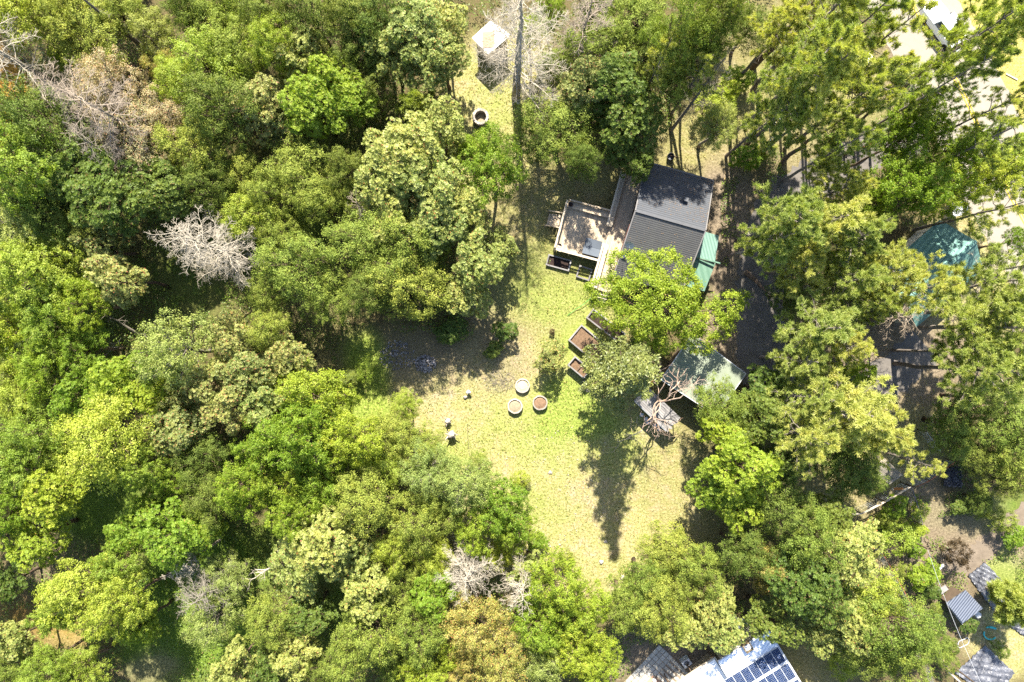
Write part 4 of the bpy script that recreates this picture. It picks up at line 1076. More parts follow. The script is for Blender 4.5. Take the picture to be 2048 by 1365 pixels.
mb = MB(); mb.beam(P(0,0,HR+.03), P(L,0,HR+.03), .22, .07); mb.build("ridge_cap", M['dgrey'], root)
mb = MB()
for s0, s1 in ((0, nrun), (0, -srun)):
    for a in (-.06, L+.06): mb.beam(P(a, s0, HR-.05), P(a, s1, HR-fall*abs(s1)-.05), .1, .2)
mb.beam(P(-.1, nrun+.06, HE-.06), P(L+.1, nrun+.06, HE-.06), .14, .14)
mb.build("roof_trim", M['woodp'], root)
mb = MB(); mb.beam(P(-.13, -1.2, HR-fall*1.2-.1), P(-.13, -srun, HR-fall*srun-.1), .06, .12); mb.build("gutter", M['redwall'], root)
mb = MB(); W0, W1, B0, B1 = .45, L-.45, nrun-.5, -srun+.5
for a, b in (((W0,B0),(W1,B0)), ((W1,B0),(W1,B1)), ((W1,B1),(W0,B1)), ((W0,B1),(W0,B0))): mb.beam(P(*a, 1.4), P(*b, 1.4), .16, 2.8)
for a in (W0, W1):
    mb.add([P(a-.07,B0,2.7), P(a-.07,B1,2.7), P(a-.07,0,HR-.3), P(a+.07,B0,2.7), P(a+.07,B1,2.7), P(a+.07,0,HR-.3)], ((0,1,2),(5,4,3),(0,2,5,3),(1,4,5,2)))
wl = mb.build("wall", M['redwall'], root)
for b in (1.4, -1.6, -3.6):
    mb = MB(); mb.beam(P(W0-.11, b-.45, 1.9), P(W0-.11, b+.45, 1.9), .05, 1.0); w = mb.build("window", M['glass'], root)
    mb = MB(); 
    for z in (1.38, 2.42): mb.beam(P(W0-.13, b-.5, z), P(W0-.13, b+.5, z), .08, .07)
    for bb in (b-.48, b+.48): mb.beam(P(W0-.13, bb, 1.42), P(W0-.13, bb, 2.38), .07, .08)
    f = mb.build("frame", M['white'], None); f.parent = w
mb = MB(); mb.beam(P(W0-.12, -.5, 1.75), P(W0-.12, .35, 1.75), .06, 1.95); mb.build("door", M['woodd'], root)
mb = MB()
mb.prism([tuple(p.xy) for p in (P(4.0,2.2), P(4.35,2.2), P(4.35,2.55), P(4.0,2.55))], HR-fall*2.6-.2, HR-fall*2.2+.45); mb.build("chimney", M['dgrey'], root)

def litter(name, label, n, f, seed):
    rs_ = np.random.RandomState(seed); P_ = []; 
    for _ in range(n):
        q_ = f(rs_)
        if q_ is not None: P_.append(tuple(q_))
    P_ = np.array(P_); N_ = unit(rs_.normal(size=P_.shape)*.25+np.array([0,0,1.])); L_ = .07*rs_.uniform(.5, 1.4, len(P_)); V_, F_ = quads(rs_, P_, N_, L_, L_*.7)
    o_ = bpy.data.objects.new(name, mesh_np(name, V_, F_, M['litter'], rs_.rand(len(F_)))); COL.objects.link(o_); tag(o_, label, "fallen leaves", kind="stuff")
M['litter'] = plain("fallen_leaf", (.30,.19,.10), .8, .6, 2, .2, c2=(.15,.09,.045))
def _nl(rs_):
    a, b = rs_.rand()*L, nrun*(1-rs_.rand()**1.6*.9)
    return P(a, b, HR-fall*b+.03) if rs_.rand() < .25+.75*(a/L)*(fbm(np.array([a]), np.array([b]), 3, 1.5)[0] > .45) else None
litter("fallen_leaves", "brown fallen leaves lying on the upper slope of the cabin roof", 1300, _nl, 1)
litter("fallen_leaves", "fallen leaves sprinkled on the lower slope of the cabin roof", 110, lambda q_: (lambda a, b: P(a, -b, HR-fall*b+.03))(q_.rand()*L, q_.rand()*srun), 2)
# green metal lean-to along the east wall
M['green'] = striped("green_ribbed_metal", (.10,.175,.145), (.15,.24,.20), .3, ang, .45, .0, .5, .7)
M['green2'] = striped("smooth_green_metal", (.09,.165,.12), (.12,.20,.15), .6, ang, .4, .0, .5, .25)
def plate(name, mat, quad, zs, th, parent=None, at_=None):
    mb = MB(); q = [at(x, y, z) for (x, y), z in zip(quad, zs)]
    mb.prism([(p.x, p.y) for p in q], [z-th for z in zs], list(zs), .5); return mb.build(name, mat, parent, at_=at_)
plate("porch_roof", M['green'], [(1404,462),(1438,472),(1430,524),(1393,513)], [2.9,2.5,2.5,2.9], .07, root)
plate("porch_roof", M['green2'], [(1392,516),(1431,527),(1409,583),(1372,572)], [2.75,2.2,2.2,2.75], .07, root)
mb = MB(); mb.beam(at(1391,514,3.0), at(1440,527,2.7), .12, .14); mb.build("porch_beam", M['green2'], root)
mb = MB()
for px, py in ((1432,474),(1425,524),(1405,577)):
    p = at(px, py, 2.3); mb.beam((p.x, p.y, 0), (p.x, p.y, 2.35), .12, .12)
mb.build("porch_post", M['woodd'], root)
def dish(x, y, z, r, label):
    p = at(x, y, z); o = empty("satellite_dish", p-Vector((0,0,.5)), label, "satellite dish"); mb = MB(); n = 20; vs = [(p.x, p.y, p.z+.0)]
    ax = Vector((-.25, -.75, .62)).normalized(); e1 = ax.orthogonal().normalized(); e2 = ax.cross(e1); c = p+ax*.05; vs = [c]
    for k, (q, d) in enumerate(((r*.5, .03), (r, .13))):
        for i in range(n): t = 2*math.pi*i/n; vs.append(c+e1*math.cos(t)*q+e2*math.sin(t)*q*1.15+ax*d)
    fs = [(0, 1+i, 1+(i+1)%n) for i in range(n)]+[(1+i, 1+n+i, 1+n+(i+1)%n, 1+(i+1)%n) for i in range(n)]
    mb.add(vs, fs); mb.build("dish", M['lgrey'], o)
    mb = MB(); mb.tube([p-Vector((0,0,.5)), p+ax*.04], .03, 6); mb.tube([p-Vector((0,0,.05)), p+ax*.4+Vector((0,0,-.25))*.4, p+ax*.55], .015, 4); mb.box(p+ax*.55, (.08,.08,.12)); mb.build("arm", M['dgrey'], o)
dish(1260, 488, 4.6, .40, "larger grey satellite dish on the cabin roof edge")
dish(1249, 508, 4.0, .24, "smaller satellite dish hanging below the larger one")

# ---------------------------------------------------------------- deck
HD = 1.15
d0 = at(1135, 404, HD); du, dv = frame2(d0, at(1222, 427, HD)); DL, DW = (at(1222,427,HD)-d0).length, (at(1106,497,HD)-d0).length
deck = empty("wooden_deck", Vector((d0.x, d0.y, 0)), "weathered timber deck and boardwalk running along the cabin wall", "deck")
dd = lambda a, b, z: Vector((d0.x, d0.y, 0))+du*a-dv*b+Vector((0,0,z))
def boards(mb, o, ax, ay, la, lb, z, w=.145, gap=.012, th=.04):
    """boards running along ay, laid side by side along ax"""
    n = int(la/(w+gap)); 
    for i in range(n):
        a = o+ax*((i+.5)*(w+gap)); mb.beam((a.x, a.y, z-th/2), (a.x+ay.x*lb, a.y+ay.y*lb, z-th/2), w, th)
mb = MB(); boards(mb, dd(0,0,0), du, -dv, DL, DW, HD); mb.build("platform", M['wood'], deck)
mb = MB()
for b in (.05, DW/2, DW-.05): mb.beam(dd(0,b,HD-.17), dd(DL,b,HD-.17), .08, .22)
for a in (.05, DL-.05): mb.beam(dd(a,0,HD-.17), dd(a,DW,HD-.17), .08, .22)
for a in (.1, DL/2, DL-.1):
    for b in (.1, DW/2, DW-.1): mb.beam(dd(a,b,0), dd(a,b,HD-.28), .12, .12)
mb.build("substructure", M['woodd'], deck)
mb = MB()
for k in range(3): mb.beam(dd(.1, .1+k*.2, HD+.45), dd(DL-.1, .1+k*.2, HD+.45), .18, .05)
mb.beam(dd(.1,-.06,HD+.85), dd(DL-.1,-.06,HD+.85), .14, .05); mb.beam(dd(.1,-.02,HD+.65), dd(DL-.1,-.02,HD+.65), .03, .2)
for a in (.2, 1.5, 3.0, DL-.2):
    mb.beam(dd(a,.3,HD), dd(a,.3,HD+.42), .08, .4)
mb.build("bench", M['wood'], deck)
mb = MB()
mb.beam(dd(-.08,0,HD+.85), dd(-.08,DW,HD+.85), .16, .05); mb.beam(dd(0,DW+.08,HD+.55), dd(DL,DW+.08,HD+.55), .2, .05); mb.beam(dd(0,DW+.08,HD+.25), dd(DL,DW+.08,HD+.25), .04, .2)
for b in (.05, DW*.33, DW*.66, DW-.05): mb.beam(dd(-.08,b,0), dd(-.08,b,HD+.82), .1, .1)
for a in (.05, DL*.33, DL*.66, DL-.05): mb.beam(dd(a,DW+.08,0), dd(a,DW+.08,HD+.52), .1, .1)
mb.beam(dd(.0,DW-.1,HD+.62), dd(.6,DW+.0,HD+.62), .5, .04)
mb.build("railing", M['woodl'], deck)
mb = MB()
for k in range(4): q = dd(-.35-k*.3, DW*.42, HD-.22*(k+1)); mb.beam(q-dv*.6, q+dv*.6, .28, .05)
mb.build("steps", M['wood'], deck)
mb = MB()
for sgn in (-1, 1):
    mb.beam(dd(-.1, DW*.42+sgn*.72, HD+.5), dd(-1.5, DW*.42+sgn*.72, HD-.1), .1, .06)
    mb.beam(dd(-1.5, DW*.42+sgn*.72, 0), dd(-1.5, DW*.42+sgn*.72, HD-.1), .09, .09)
mb.build("handrail", M['wood'], deck)
litter("fallen_leaves", "fallen leaves sprinkled over the square deck", 150, lambda q_: dd(q_.rand()*DL, q_.rand()*DW, HD+.02), 3)
# boardwalk: left edge (1243,345)->(1180,577), right edge along the cabin wall
w0, w1 = at(1243,345,HD+.02), at(1180,576,HD+.02); wu, wv = frame2(w0, w1); WL = (w1-w0).length; WW = 2.1   # wv points right-down
wd = lambda a, b, z: Vector((w0.x, w0.y, 0))+wu*a+wv*b+Vector((0,0,z))
mb = MB(); boards(mb, wd(0,0,0), wv, wu, WW, WL, HD+.02); mb.build("boardwalk", M['wood'], deck)
mb = MB()
for b in (.05, WW-.05): mb.beam(wd(0,b,HD-.15), wd(WL,b,HD-.15), .08, .22)
for a in (.2, WL/4, WL/2, WL*.75, WL-.2):
    for b in (.1, WW-.1): mb.beam(wd(a,b,0), wd(a,b,HD-.25), .12, .12)
mb.build("joists", M['woodd'], deck)
mb = MB(); Lb = WL*.47
for k in range(2): mb.beam(wd(.1, .12+k*.22, HD+.47), wd(Lb, .12+k*.22, HD+.47), .2, .05)
mb.beam(wd(.1,-.07,HD+.88), wd(Lb,-.07,HD+.88), .16, .05)
for a in (.3, Lb*.33, Lb*.66, Lb-.2): mb.beam(wd(a,.2,HD), wd(a,.2,HD+.44), .08, .35); mb.beam(wd(a,-.07,HD-.3), wd(a,-.07,HD+.85), .08, .08)
mb.build("bench", M['woodl'], deck)
mb = MB(); a0 = WL*.62
for k, (b, z) in enumerate(((.05, .86), (.3, .46), (.52, .46))): mb.beam(wd(a0, b, HD+z), wd(WL-.05, b, HD+z), .2 if k else .17, .05)
for a in (a0+.2, a0+1.6, a0+3, WL-.3): mb.beam(wd(a,.05,HD), wd(a,.05,HD+.83), .08, .08); mb.beam(wd(a,.42,HD), wd(a,.42,HD+.43), .08, .35)
mb.build("bench", M['woodl'], deck)
mb = MB()
for k in range(3): mb.beam(wd(WL+.2+k*.3, .3, HD-.28*(k+1)), wd(WL+.2+k*.3, WW-.2, HD-.28*(k+1)), .28, .05)
mb.build("steps", M['woodl'], deck)

def quadrot(px, py, z=0): p = at(px, py, z); return p
# hot tub with folding cover on the deck
ht = empty("hot_tub", dd(DL-.95, DW-.95, HD), "square hot tub under a slate grey folding cover on the deck corner", "hot tub")
mb = MB(); c = dd(DL-.95, DW-.95, HD+.27); mb.box(c, (1.5,1.5,.5), math.atan2(du.y, du.x)); mb.build("tub", M['woodd'], ht)
for sgn in (-1, 1):
    mb = MB(); c = dd(DL-.95, DW-.95+sgn*.39, HD+.58); mb.box(c, (1.62,.76,.1), math.atan2(du.y, du.x), rx=sgn*-.05); mb.build("cover", M['slate'], ht)

def lathe(mb, c, prof, n=24, seed=0, wob=0):
    rnd = random.Random(seed); w = [1+rnd.uniform(-wob, wob) for _ in range(n)]; vs = []
    for r, z in prof:
        for i in range(n): t = 2*math.pi*i/n; vs.append((c[0]+r*w[i]*math.cos(t), c[1]+r*w[i]*math.sin(t), c[2]+z))
    fs = [(k*n+i, k*n+(i+1)%n, (k+1)*n+(i+1)%n, (k+1)*n+i) for k in range(len(prof)-1) for i in range(n)]
    fs.append(tuple((len(prof)-1)*n+i for i in range(n))); mb.add(vs, fs)
def pot(loc, r, h, label, full=True):
    o = empty("plant_pot", loc, label, "pot"); mb = MB(); lathe(mb, loc, [(r*.7,0),(r*.95,h),(r,h),(r,h+.03),(r*.82,h+.03),(r*.8,h-.08)]); mb.build("pot_wall", M['black'], o)
    mb = MB(); lathe(mb, loc, [(r*.8,h-.07),(0.02,h-.04)]); mb.build("soil", M['soild'], o)
pot(dd(.35,.35,HD+.475), .24, .3, "round black pot on the far left corner of the deck bench")
pot(dd(.32,DW-.3,HD), .22, .62, "round black pot at the near left corner of the deck")

# ---------------------------------------------------------------- raised beds and tubs
def bed(corner, along, across, z0, z1, name, label, soilmat, wmat='wood', legs=False, wall=.07, cross=0, soil=True, grp="wooden planter boxes"):
    """corner, along, across: photo pixels of three top corners"""
    a, b, c = at(*corner, z1), at(*along, z1), at(*across, z1); e1, pe = frame2(a, b); l1 = (b-a).length; l2 = abs((c-a).dot(pe)); sg = 1 if (c-a).dot(pe) > 0 else -1
    o = empty(name, Vector((a.x, a.y, 0)), label, "planter", grp); Q = lambda i, j, z: Vector((a.x, a.y, 0))+e1*i+pe*sg*j+Vector((0,0,z))
    mb = MB(); zc, hh = (z0+z1)/2, z1-z0
    mb.beam(Q(0,0,zc), Q(l1,0,zc), wall, hh); mb.beam(Q(0,l2,zc), Q(l1,l2,zc), wall, hh)
    mb.beam(Q(0,wall/2+.002,zc), Q(0,l2-wall/2-.002,zc), wall, hh); mb.beam(Q(l1,wall/2+.002,zc), Q(l1,l2-wall/2-.002,zc), wall, hh)
    mb.build("side_boards", M[wmat], o)
    mb = MB(); w = .13
    for j in (0, l2): mb.beam(Q(-.07,j,z1+.022), Q(l1+.07,j,z1+.022), w, .04)
    for i in (0, l1): mb.beam(Q(i,w/2+.004,z1+.024), Q(i,l2-w/2-.004,z1+.024), w, .04)
    mb.build("rim", M['woodp'], o)
    if cross:
        mb = MB()
        for k in range(cross): i = l1*(k+1)/(cross+1); mb.beam(Q(i,.07,z1-.03), Q(i,l2-.07,z1-.03), .06, .06)
        mb.build("crossbar", M['woodd'], o)
    if legs:
        for i in (.04, l1-.04):
            for j in (.04, l2-.04): mb = MB(); mb.beam(Q(i,j,0), Q(i,j,z0), .09, .09); mb.build("leg", M['woodd'], o)
    if soil:
        rnd = random.Random(int(l1*100)); n1, n2 = 16, 9; vs = []; fs = []
        zs = z0+.06 if legs else z1-.16
        for i in range(n1):
            for j in range(n2): vs.append(Q(wall*.5+(l1-wall)*i/(n1-1), wall*.5+(l2-wall)*j/(n2-1), zs+rnd.uniform(-.05,.05)))
        for i in range(n1-1):
            for j in range(n2-1): fs.append((i*n2+j, (i+1)*n2+j, (i+1)*n2+j+1, i*n2+j+1))
        mb = MB(); mb.add(vs, fs, .5); s_ = mb.build("soil", M[soilmat], o, True)
    return o
bed((1163,651),(1226,704),(1136,679), .05, .75, "raised_bed", "large raised bed of reddish brown soil in the clearing", 'soil')
bed((1187,619),(1250,668),(1173,635), .05, .7, "raised_bed", "narrow dark raised bed half under the lime green tree", 'soild')
bed((1150,714),(1181,740),(1136,730), .62, .95, "raised_planter", "small wooden trough planter on legs below the large raised bed", 'soil', legs=True, cross=1)
bed((1098,510),(1142,522),(1094,530), .02, .3, "garden_bed", "dark soil bed tucked in the shade below the deck", 'soild')
bed((1160,532),(1184,540),(1150,552), .02, .25, "open_frame", "small open white frame lying below the deck", 'soil', 'woodl', soil=False)
def tub(px, py, rpx, label, soil, h=.5, hollow=False):
    p = at(px, py, h); loc = Vector((p.x, p.y, 0)); r = rpx*S*(H-h)/H; o = empty("round_planter", loc, label, "planter", "round stone planters in the clearing")
    mb = MB(); lathe(mb, loc, [(r*.93,-.05),(r,h*.5),(r,h),(r*.84,h+.02),(r*.82,h-.2)], 22, int(px), .035); mb.build("stone_ring", M['stone'], o)
    mb = MB(); lathe(mb, loc, [(r*.85,h-.14),(r*.5,h-.06),(0.02,h-.03)], 22); mb.build("soil", M[soil], o); return o, loc, r
M['soilp'] = plain("pale_dry_soil", (.40,.33,.22), .95, .35, 5, .1, 0, .6)
tub(1045, 772, 14.5, "round planter with weeds, topmost of the three in the clearing", 'soilp', .45)
tub(1030, 813, 15, "round planter with pale dry soil, leftmost of three in the clearing", 'soilp', .55)
tub(1080, 806, 15, "round planter with brown soil, rightmost of three in the clearing", 'soil', .55)
plant(1050, 768, 8, 'smy', 'growing in the topmost round planter', .45)
fp, fl, fr = None, None, None
p = at(961, 233, .85); loc = Vector((p.x, p.y, 0)); ring = empty("fire_ring", loc, "round stone fire ring on the sunny grass at the top", "fire ring")
mb = MB(); rnd = random.Random(5); r = 15.5*S
for lay in range(4):
    for k in range(15):
        t = 2*math.pi*(k+.5*(lay % 2))/15; c = loc+Vector((math.cos(t)*r*.88, math.sin(t)*r*.88, .11+lay*.215)); mb.box(c, (.24,.265,.2), t+rnd.uniform(-.08,.08), None)
mb.build("stones", M['stone'], ring)
mb = MB(); lathe(mb, loc, [(r*.76,.12),(r*.4,.2),(.02,.24)], 18); mb.build("ash", M['soilp'], ring)

# ---------------------------------------------------------------- white roofed shed at the top
def slab_house(name, label, corners, z, wallmat, roofmat, cat="shed", th=.12, inset=.25, zs=None, roofname="roof", grp=None):
    q = [at(x, y, (zs or [z]*4)[i]) for i, (x, y) in enumerate(corners)]; c = sum(q, Vector())/4
    o = empty(name, Vector((c.x, c.y, 0)), label, cat, grp); zz = zs or [z]*4
    mb = MB(); mb.prism([(p.x, p.y) for p in q], [t-th for t in zz], zz, .5); mb.build(roofname, roofmat, o)
    k = [Vector((p.x, p.y, 0)).lerp(Vector((c.x, c.y, 0)), inset/((p-c).length)*1.4) for p in q]; mb = MB(); zt = [t-th-.004 for t in zz]
    mb.prism([(p.x, p.y) for p in k], 0, zt, .5); mb.build("wall", wallmat, o); return o, q, k
o, q, k = slab_house("white_shed", "small shed with white metal roof beside the tall dead conifer", [(981,42),(1022,70),(976,109),(944,76)], 2.7, M['tanply'], M['whitem'])
mb = MB(); cc = [at(x, y, 2.78) for x, y in ((964,64),(989,62),(990,94),(965,96))]; mb.prism([(p.x, p.y) for p in cc], 2.705, 2.76, .5); mb.build("roof_panel", M['tanply'], o)
mb = MB(); a, b = k[1], k[2]; m_ = a.lerp(b, .5); e, f_ = frame2(a, b); mb.beam((m_-e*.4)+Vector((0,0,1.0)), (m_+e*.4)+Vector((0,0,1.0)), .12, 1.9); mb.build("door", M['woodd'], o)

# ---------------------------------------------------------------- grey green roofed garage
M['sage'] = plain("sage_roofing", (.21,.235,.175), .85, .2, 1.1, .2)
o, q, k = slab_house("garage", "low garage with pale sage green roof right of the tall conifer", [(1385,668),(1492,748),(1433,832),(1322,760)], 3.0, M['woodd'], M['sage'], "garage", zs=[3.3,3.3,2.9,2.9])
mb = MB()
for i in range(4):
    a, b = q[i], q[(i+1)%4]; mb.beam(a+Vector((0,0,-.03)), b+Vector((0,0,-.03)), .07, .1)
mb.build("fascia", M['lgrey'], o)
a, b = k[1], k[2]; e, f_ = frame2(a, b); m_ = a.lerp(b, .5); mb = MB(); mb.beam(Vector((m_.x,m_.y,1.15))-e*1.3, Vector((m_.x,m_.y,1.15))+e*1.3, .12, 2.2); mb.build("door", M['white'], o)
# plank platform / lean-to
q = [at(x, y, 2.1) for x, y in ((1299,778),(1368,829),(1334,864),(1268,801))]; c = sum(q, Vector())/4
o = empty("plank_shelter", Vector((c.x, c.y, 0)), "old grey plank roof on posts under the crooked bare tree", "shelter")
e, f_ = frame2(q[3], q[2]); ll, lw = (q[2]-q[3]).length, (q[0]-q[3]).length; mb = MB(); n = int(lw/.2)
sg = 1 if (q[0]-q[3]).dot(f_) > 0 else -1
for i in range(n): p0 = q[3]+f_*sg*(i+.5)*lw/n; mb.beam(p0+Vector((0,0,.3*i/n)), p0+e*(ll+random.Random(i).uniform(-.12,.12))+Vector((0,0,.3*i/n)), lw/n-.015, .04)
mb.build("plank_roof", M['woodp'], o)
mb = MB()
for i in (.2, ll-.2):
    for j in (.15, lw-.15): p0 = q[3]+e*i+f_*sg*j; mb.beam((p0.x,p0.y,0), (p0.x,p0.y,2.05), .1, .1)
mb.build("post", M['woodd'], o)
mb = MB(); mb.beam(q[3]+e*.1+Vector((0,0,-.08)), q[2]-e*.1+Vector((0,0,-.08)), .1, .12); mb.build("beam", M['lgrey'], o)
rnd = random.Random(9)
for i, (x, y) in enumerate(((1283,830),(1292,838),(1301,843),(1310,851),(1318,858),(1296,846))):
    p = at(x, y, .15); mb = MB(); mb.box((p.x,p.y,.14), (.34,.3,.26), rnd.uniform(0,3)); mb.box((p.x,p.y,.30), (.28,.06,.05), rnd.uniform(0,3)); tag(mb.build("garden_crate", M['lgrey'], None, at_=(p.x,p.y,0)), "light grey crate below the plank roof, "+["leftmost of the row","second of the row","third of the row","next to the rightmost one","rightmost of the row","slightly out of line in the middle"][i], "crate", "crates below the plank roof")

# ---------------------------------------------------------------- green barn
zr, ze = 5.4, 3.4
g0, g1, g2 = at(1880,440,ze), at(1966,538,ze), at(1832,655,ze); e, f_ = frame2(g0, g1); bl = (g1-g0).length; bw = (g2-g1).length; sg = 1 if (g2-g1).dot(f_) > 0 else -1; f_ = f_*sg
barn = empty("green_barn", Vector((g0.x,g0.y,0))+e*bl/2+f_*bw/2, "barn with teal green metal gable roof under the pines at right", "barn")
M['teal1'] = striped("teal_metal_roof", (.07,.15,.135), (.12,.22,.195), .4, math.atan2(f_.y, f_.x), .65, .0, .2, .3)
B = lambda a, b, z: Vector((g0.x,g0.y,0))+e*a+f_*b+Vector((0,0,z))
for s0, s1 in ((-.0, .5), (1.0, .5)):
    mb = MB(); qq = [B(bl*s0,0,0), B(bl*s1,0,0), B(bl*s1,bw,0), B(bl*s0,bw,0)]; mb.prism([(p.x,p.y) for p in qq], [ze-.08,zr-.08,zr-.08,ze-.08], [ze,zr,zr,ze], .5); mb.build("roof", M['teal1'], barn)
mb = MB(); mb.beam(B(bl/2,0,zr+.03), B(bl/2,bw,zr+.03), .3, .06); mb.build("ridge_cap", M['teal1'], barn)
mb = MB()
for a, b in (((.4,.4),(bl-.4,.4)),((bl-.4,.4),(bl-.4,bw-.4)),((bl-.4,bw-.4),(.4,bw-.4)),((.4,bw-.4),(.4,.4))): mb.beam(B(*a,1.6), B(*b,1.6), .16, 3.2)
for b in (.4, bw-.4): mb.add([B(.4,b-.07,3.1), B(bl-.4,b-.07,3.1), B(bl/2,b-.07,zr-.25), B(.4,b+.07,3.1), B(bl-.4,b+.07,3.1), B(bl/2,b+.07,zr-.25)], ((0,1,2),(5,4,3),(0,2,5,3),(1,4,5,2)))
mb.build("wall", M['cream'], barn)
mb = MB(); mb.beam(B(bl/2-1.4,bw-.28,1.4), B(bl/2+1.4,bw-.28,1.4), .1, 2.7); mb.build("door", M['woodd'], barn)
p = at(1952,548,1); mb = MB(); mb.prism([tuple(at(x,y,1.6).xy) for x, y in ((1940,520),(1972,538),(1934,563))], 1.5, [1.9,1.5,1.4]); tag(mb.build("teal_tarp", M['teal'], None, at_=(p.x,p.y,0)), "bright teal tarp sticking out at the barn corner", "tarp")
p = at(1918,418,1.6); bx = empty("pump_house", Vector((p.x,p.y,0)), "small pale grey roofed box above the green barn", "pump house"); mb = MB(); mb.box((p.x,p.y,1.72), (1.5,1.3,.08), .2); mb.build("roof", M['lgrey'], bx); mb = MB(); mb.box((p.x,p.y,.84), (1.3,1.1,1.68), .2); mb.build("wall", M['cream'], bx)

# ---------------------------------------------------------------- arched gate
gl, gr = at(1704,302,1.4), at(1752,285,1.4); o = empty("driveway_gate", Vector((gl.x,gl.y,0)), "arched rusty brown metal gate across the driveway mouth", "gate"); mb = MB()
def G(t, z): q = gl.lerp(gr, t); return Vector((q.x, q.y, z))
arc = lambda t: 1.1+.45*math.sin(math.pi*t)
mb.tube([G(i/12, arc(i/12)) for i in range(13)], .05, 6); mb.tube([G(0,.25), G(1,.25)], .04, 6); mb.tube([G(0,.7), G(1,.7)], .03, 6)
for i in range(13): mb.tube([G(i/12,.25), G(i/12,arc(i/12))], .025, 5)
for i in range(0, 12, 2): mb.tube([G(i/12,.25), G((i+2)/12,.7)], .02, 4)
mb.build("gate_leaf", M['rust'], o)
for t in (-.04, 1.04): mb = MB(); mb.beam(G(t,0), G(t,1.9), .22, .22); mb.box(G(t,1.95), (.3,.3,.08)); mb.build("post", M['woodd'], o)

# ---------------------------------------------------------------- white pickup on the road
def car(cx, cy, ang, label):
    p = at(cx, cy, 1.0); o = empty("pickup_truck", Vector((p.x,p.y,0)), label, "pickup truck"); c, s = math.cos(ang), math.sin(ang)
    T = lambda x, y, z: (p.x+x*c-y*s, p.y+x*s+y*c, z)
    def loft(mb, secs):
        vs = []
        for x, w, z0, z1, tw in secs: vs += [T(x,-w/2,z0), T(x,-w/2*1.0,(z0+z1)/2), T(x,-tw/2,z1), T(x,tw/2,z1), T(x,w/2,(z0+z1)/2), T(x,w/2,z0)]
        fs = [(i*6+k, i*6+(k+1)%6, (i+1)*6+(k+1)%6, (i+1)*6+k) for i in range(len(secs)-1) for k in range(6)]
        mb.add(vs, fs+[tuple(range(5,-1,-1)), tuple((len(secs)-1)*6+k for k in range(6))], .5)
    mb = MB(); loft(mb, [(-2.7,1.7,.5,.9,1.6),(-2.62,1.9,.42,1.05,1.8),(-.6,1.95,.4,1.08,1.86),(1.2,1.95,.4,1.1,1.84),(2.3,1.9,.42,1.02,1.74),(2.72,1.66,.5,.85,1.5)]); mb.build("body", M['white'], o)
    mb = MB(); loft(mb, [(-.75,1.82,1.085,1.15,1.5),(-.55,1.78,1.09,1.78,1.44),(.7,1.78,1.09,1.80,1.44),(1.45,1.78,1.105,1.16,1.5)]); cb = mb.build("cab", M['glass'], o)
    mb = MB(); loft(mb, [(-.52,1.5,1.76,1.84,1.4),(.62,1.5,1.78,1.86,1.4)]); mb.build("roof_panel", M['white'], o)
    mb = MB(); vs = [T(x,y,1.09) for x, y in ((-2.45,-.75),(-.85,-.75),(-.85,.75),(-2.45,.75))]; mb.prism([v[:2] for v in vs], 1.083, 1.10, .5); mb.build("truck_bed", M['white'], o)
    for x in (-1.7, 1.7):
        for y in (-.86, .86):
            mb = MB(); mb.tube([T(x,y-.12,.38), T(x,y+.12,.38)], .38, 18); w = mb.build("wheel", M['rubber'], o)
    for y in (-.65, .65):
        mb = MB(); mb.box(T(2.66,y,.78), (.12,.34,.16), ang); mb.build("headlight", M['lgrey'], o)
        mb = MB(); mb.box(T(.95,y*1.58,1.25), (.14,.2,.14), ang); mb.build("wing_mirror", M['white'], o)
    mb = MB(); mb.box(T(2.05,0,1.075), (.02,1.3,.02), ang); mb.build("bonnet_line", M['dgrey'], o)
rd = math.atan2(-(105-0), 1880-1820)
car(1892, 50, rd+.12, "white pickup truck parked on the road shoulder under the corner pines")
p = at(1735,116,1.2); mb = MB(); lathe(mb, Vector((p.x,p.y,0)), [(.5,-.05),(.62,.3),(.62,1.0),(.5,1.2),(.18,1.28),(.16,1.36)], 20); tag(mb.build("white_drum", M['white'], None, at_=(p.x,p.y,0)), "white round drum among the pines left of the road", "drum")
p = at(1735,117,1.4)

# ---------------------------------------------------------------- white metal roofed house with solar panels
zh = 3.8; O = at(1437,1324,zh); e, f_ = frame2(O, at(1537,1262,zh)); f_ = -f_; al = (at(1537,1262,zh)-O).length; bl2 = 9.5
Q = lambda a, b, z=0: Vector((O.x,O.y,0))+e*a+f_*b+Vector((0,0,z))
hs = empty("white_roofed_house", Q(al/2, bl2/2), "house with bright white ribbed metal roof carrying solar panels", "house")
M['ribw'] = striped("white_ribbed_roof", (.62,.66,.74), (.84,.86,.90), .3, math.atan2(f_.y, f_.x)+math.pi/2, .4, 0, .5, .8)
rz = lambda b: zh-.02*b
mb = MB(); qq = [Q(0,0), Q(al,0), Q(al,bl2), Q(0,bl2)]; mb.prism([(p.x,p.y) for p in qq], [rz(0)-.1,rz(0)-.1,rz(bl2)-.1,rz(bl2)-.1], [rz(0),rz(0),rz(bl2),rz(bl2)], .5); mb.build("roof", M['ribw'], hs)
qq = [Q(.3,.3), Q(al-.3,.3), Q(al-.3,bl2-.3), Q(.3,bl2-.3)]; mb = MB(); mb.prism([(p.x,p.y) for p in qq], 0, 3.45); mb.build("wall", M['cream'], hs)
mb = MB()
for a in (-.04, al+.04): mb.beam(Q(a,0,zh-.02), Q(a,bl2,rz(bl2)-.02), .1, .14)
mb.beam(Q(0,-.05,zh-.04), Q(al,-.05,zh-.04), .1, .12); mb.build("roof_trim", M['lgrey'], hs)
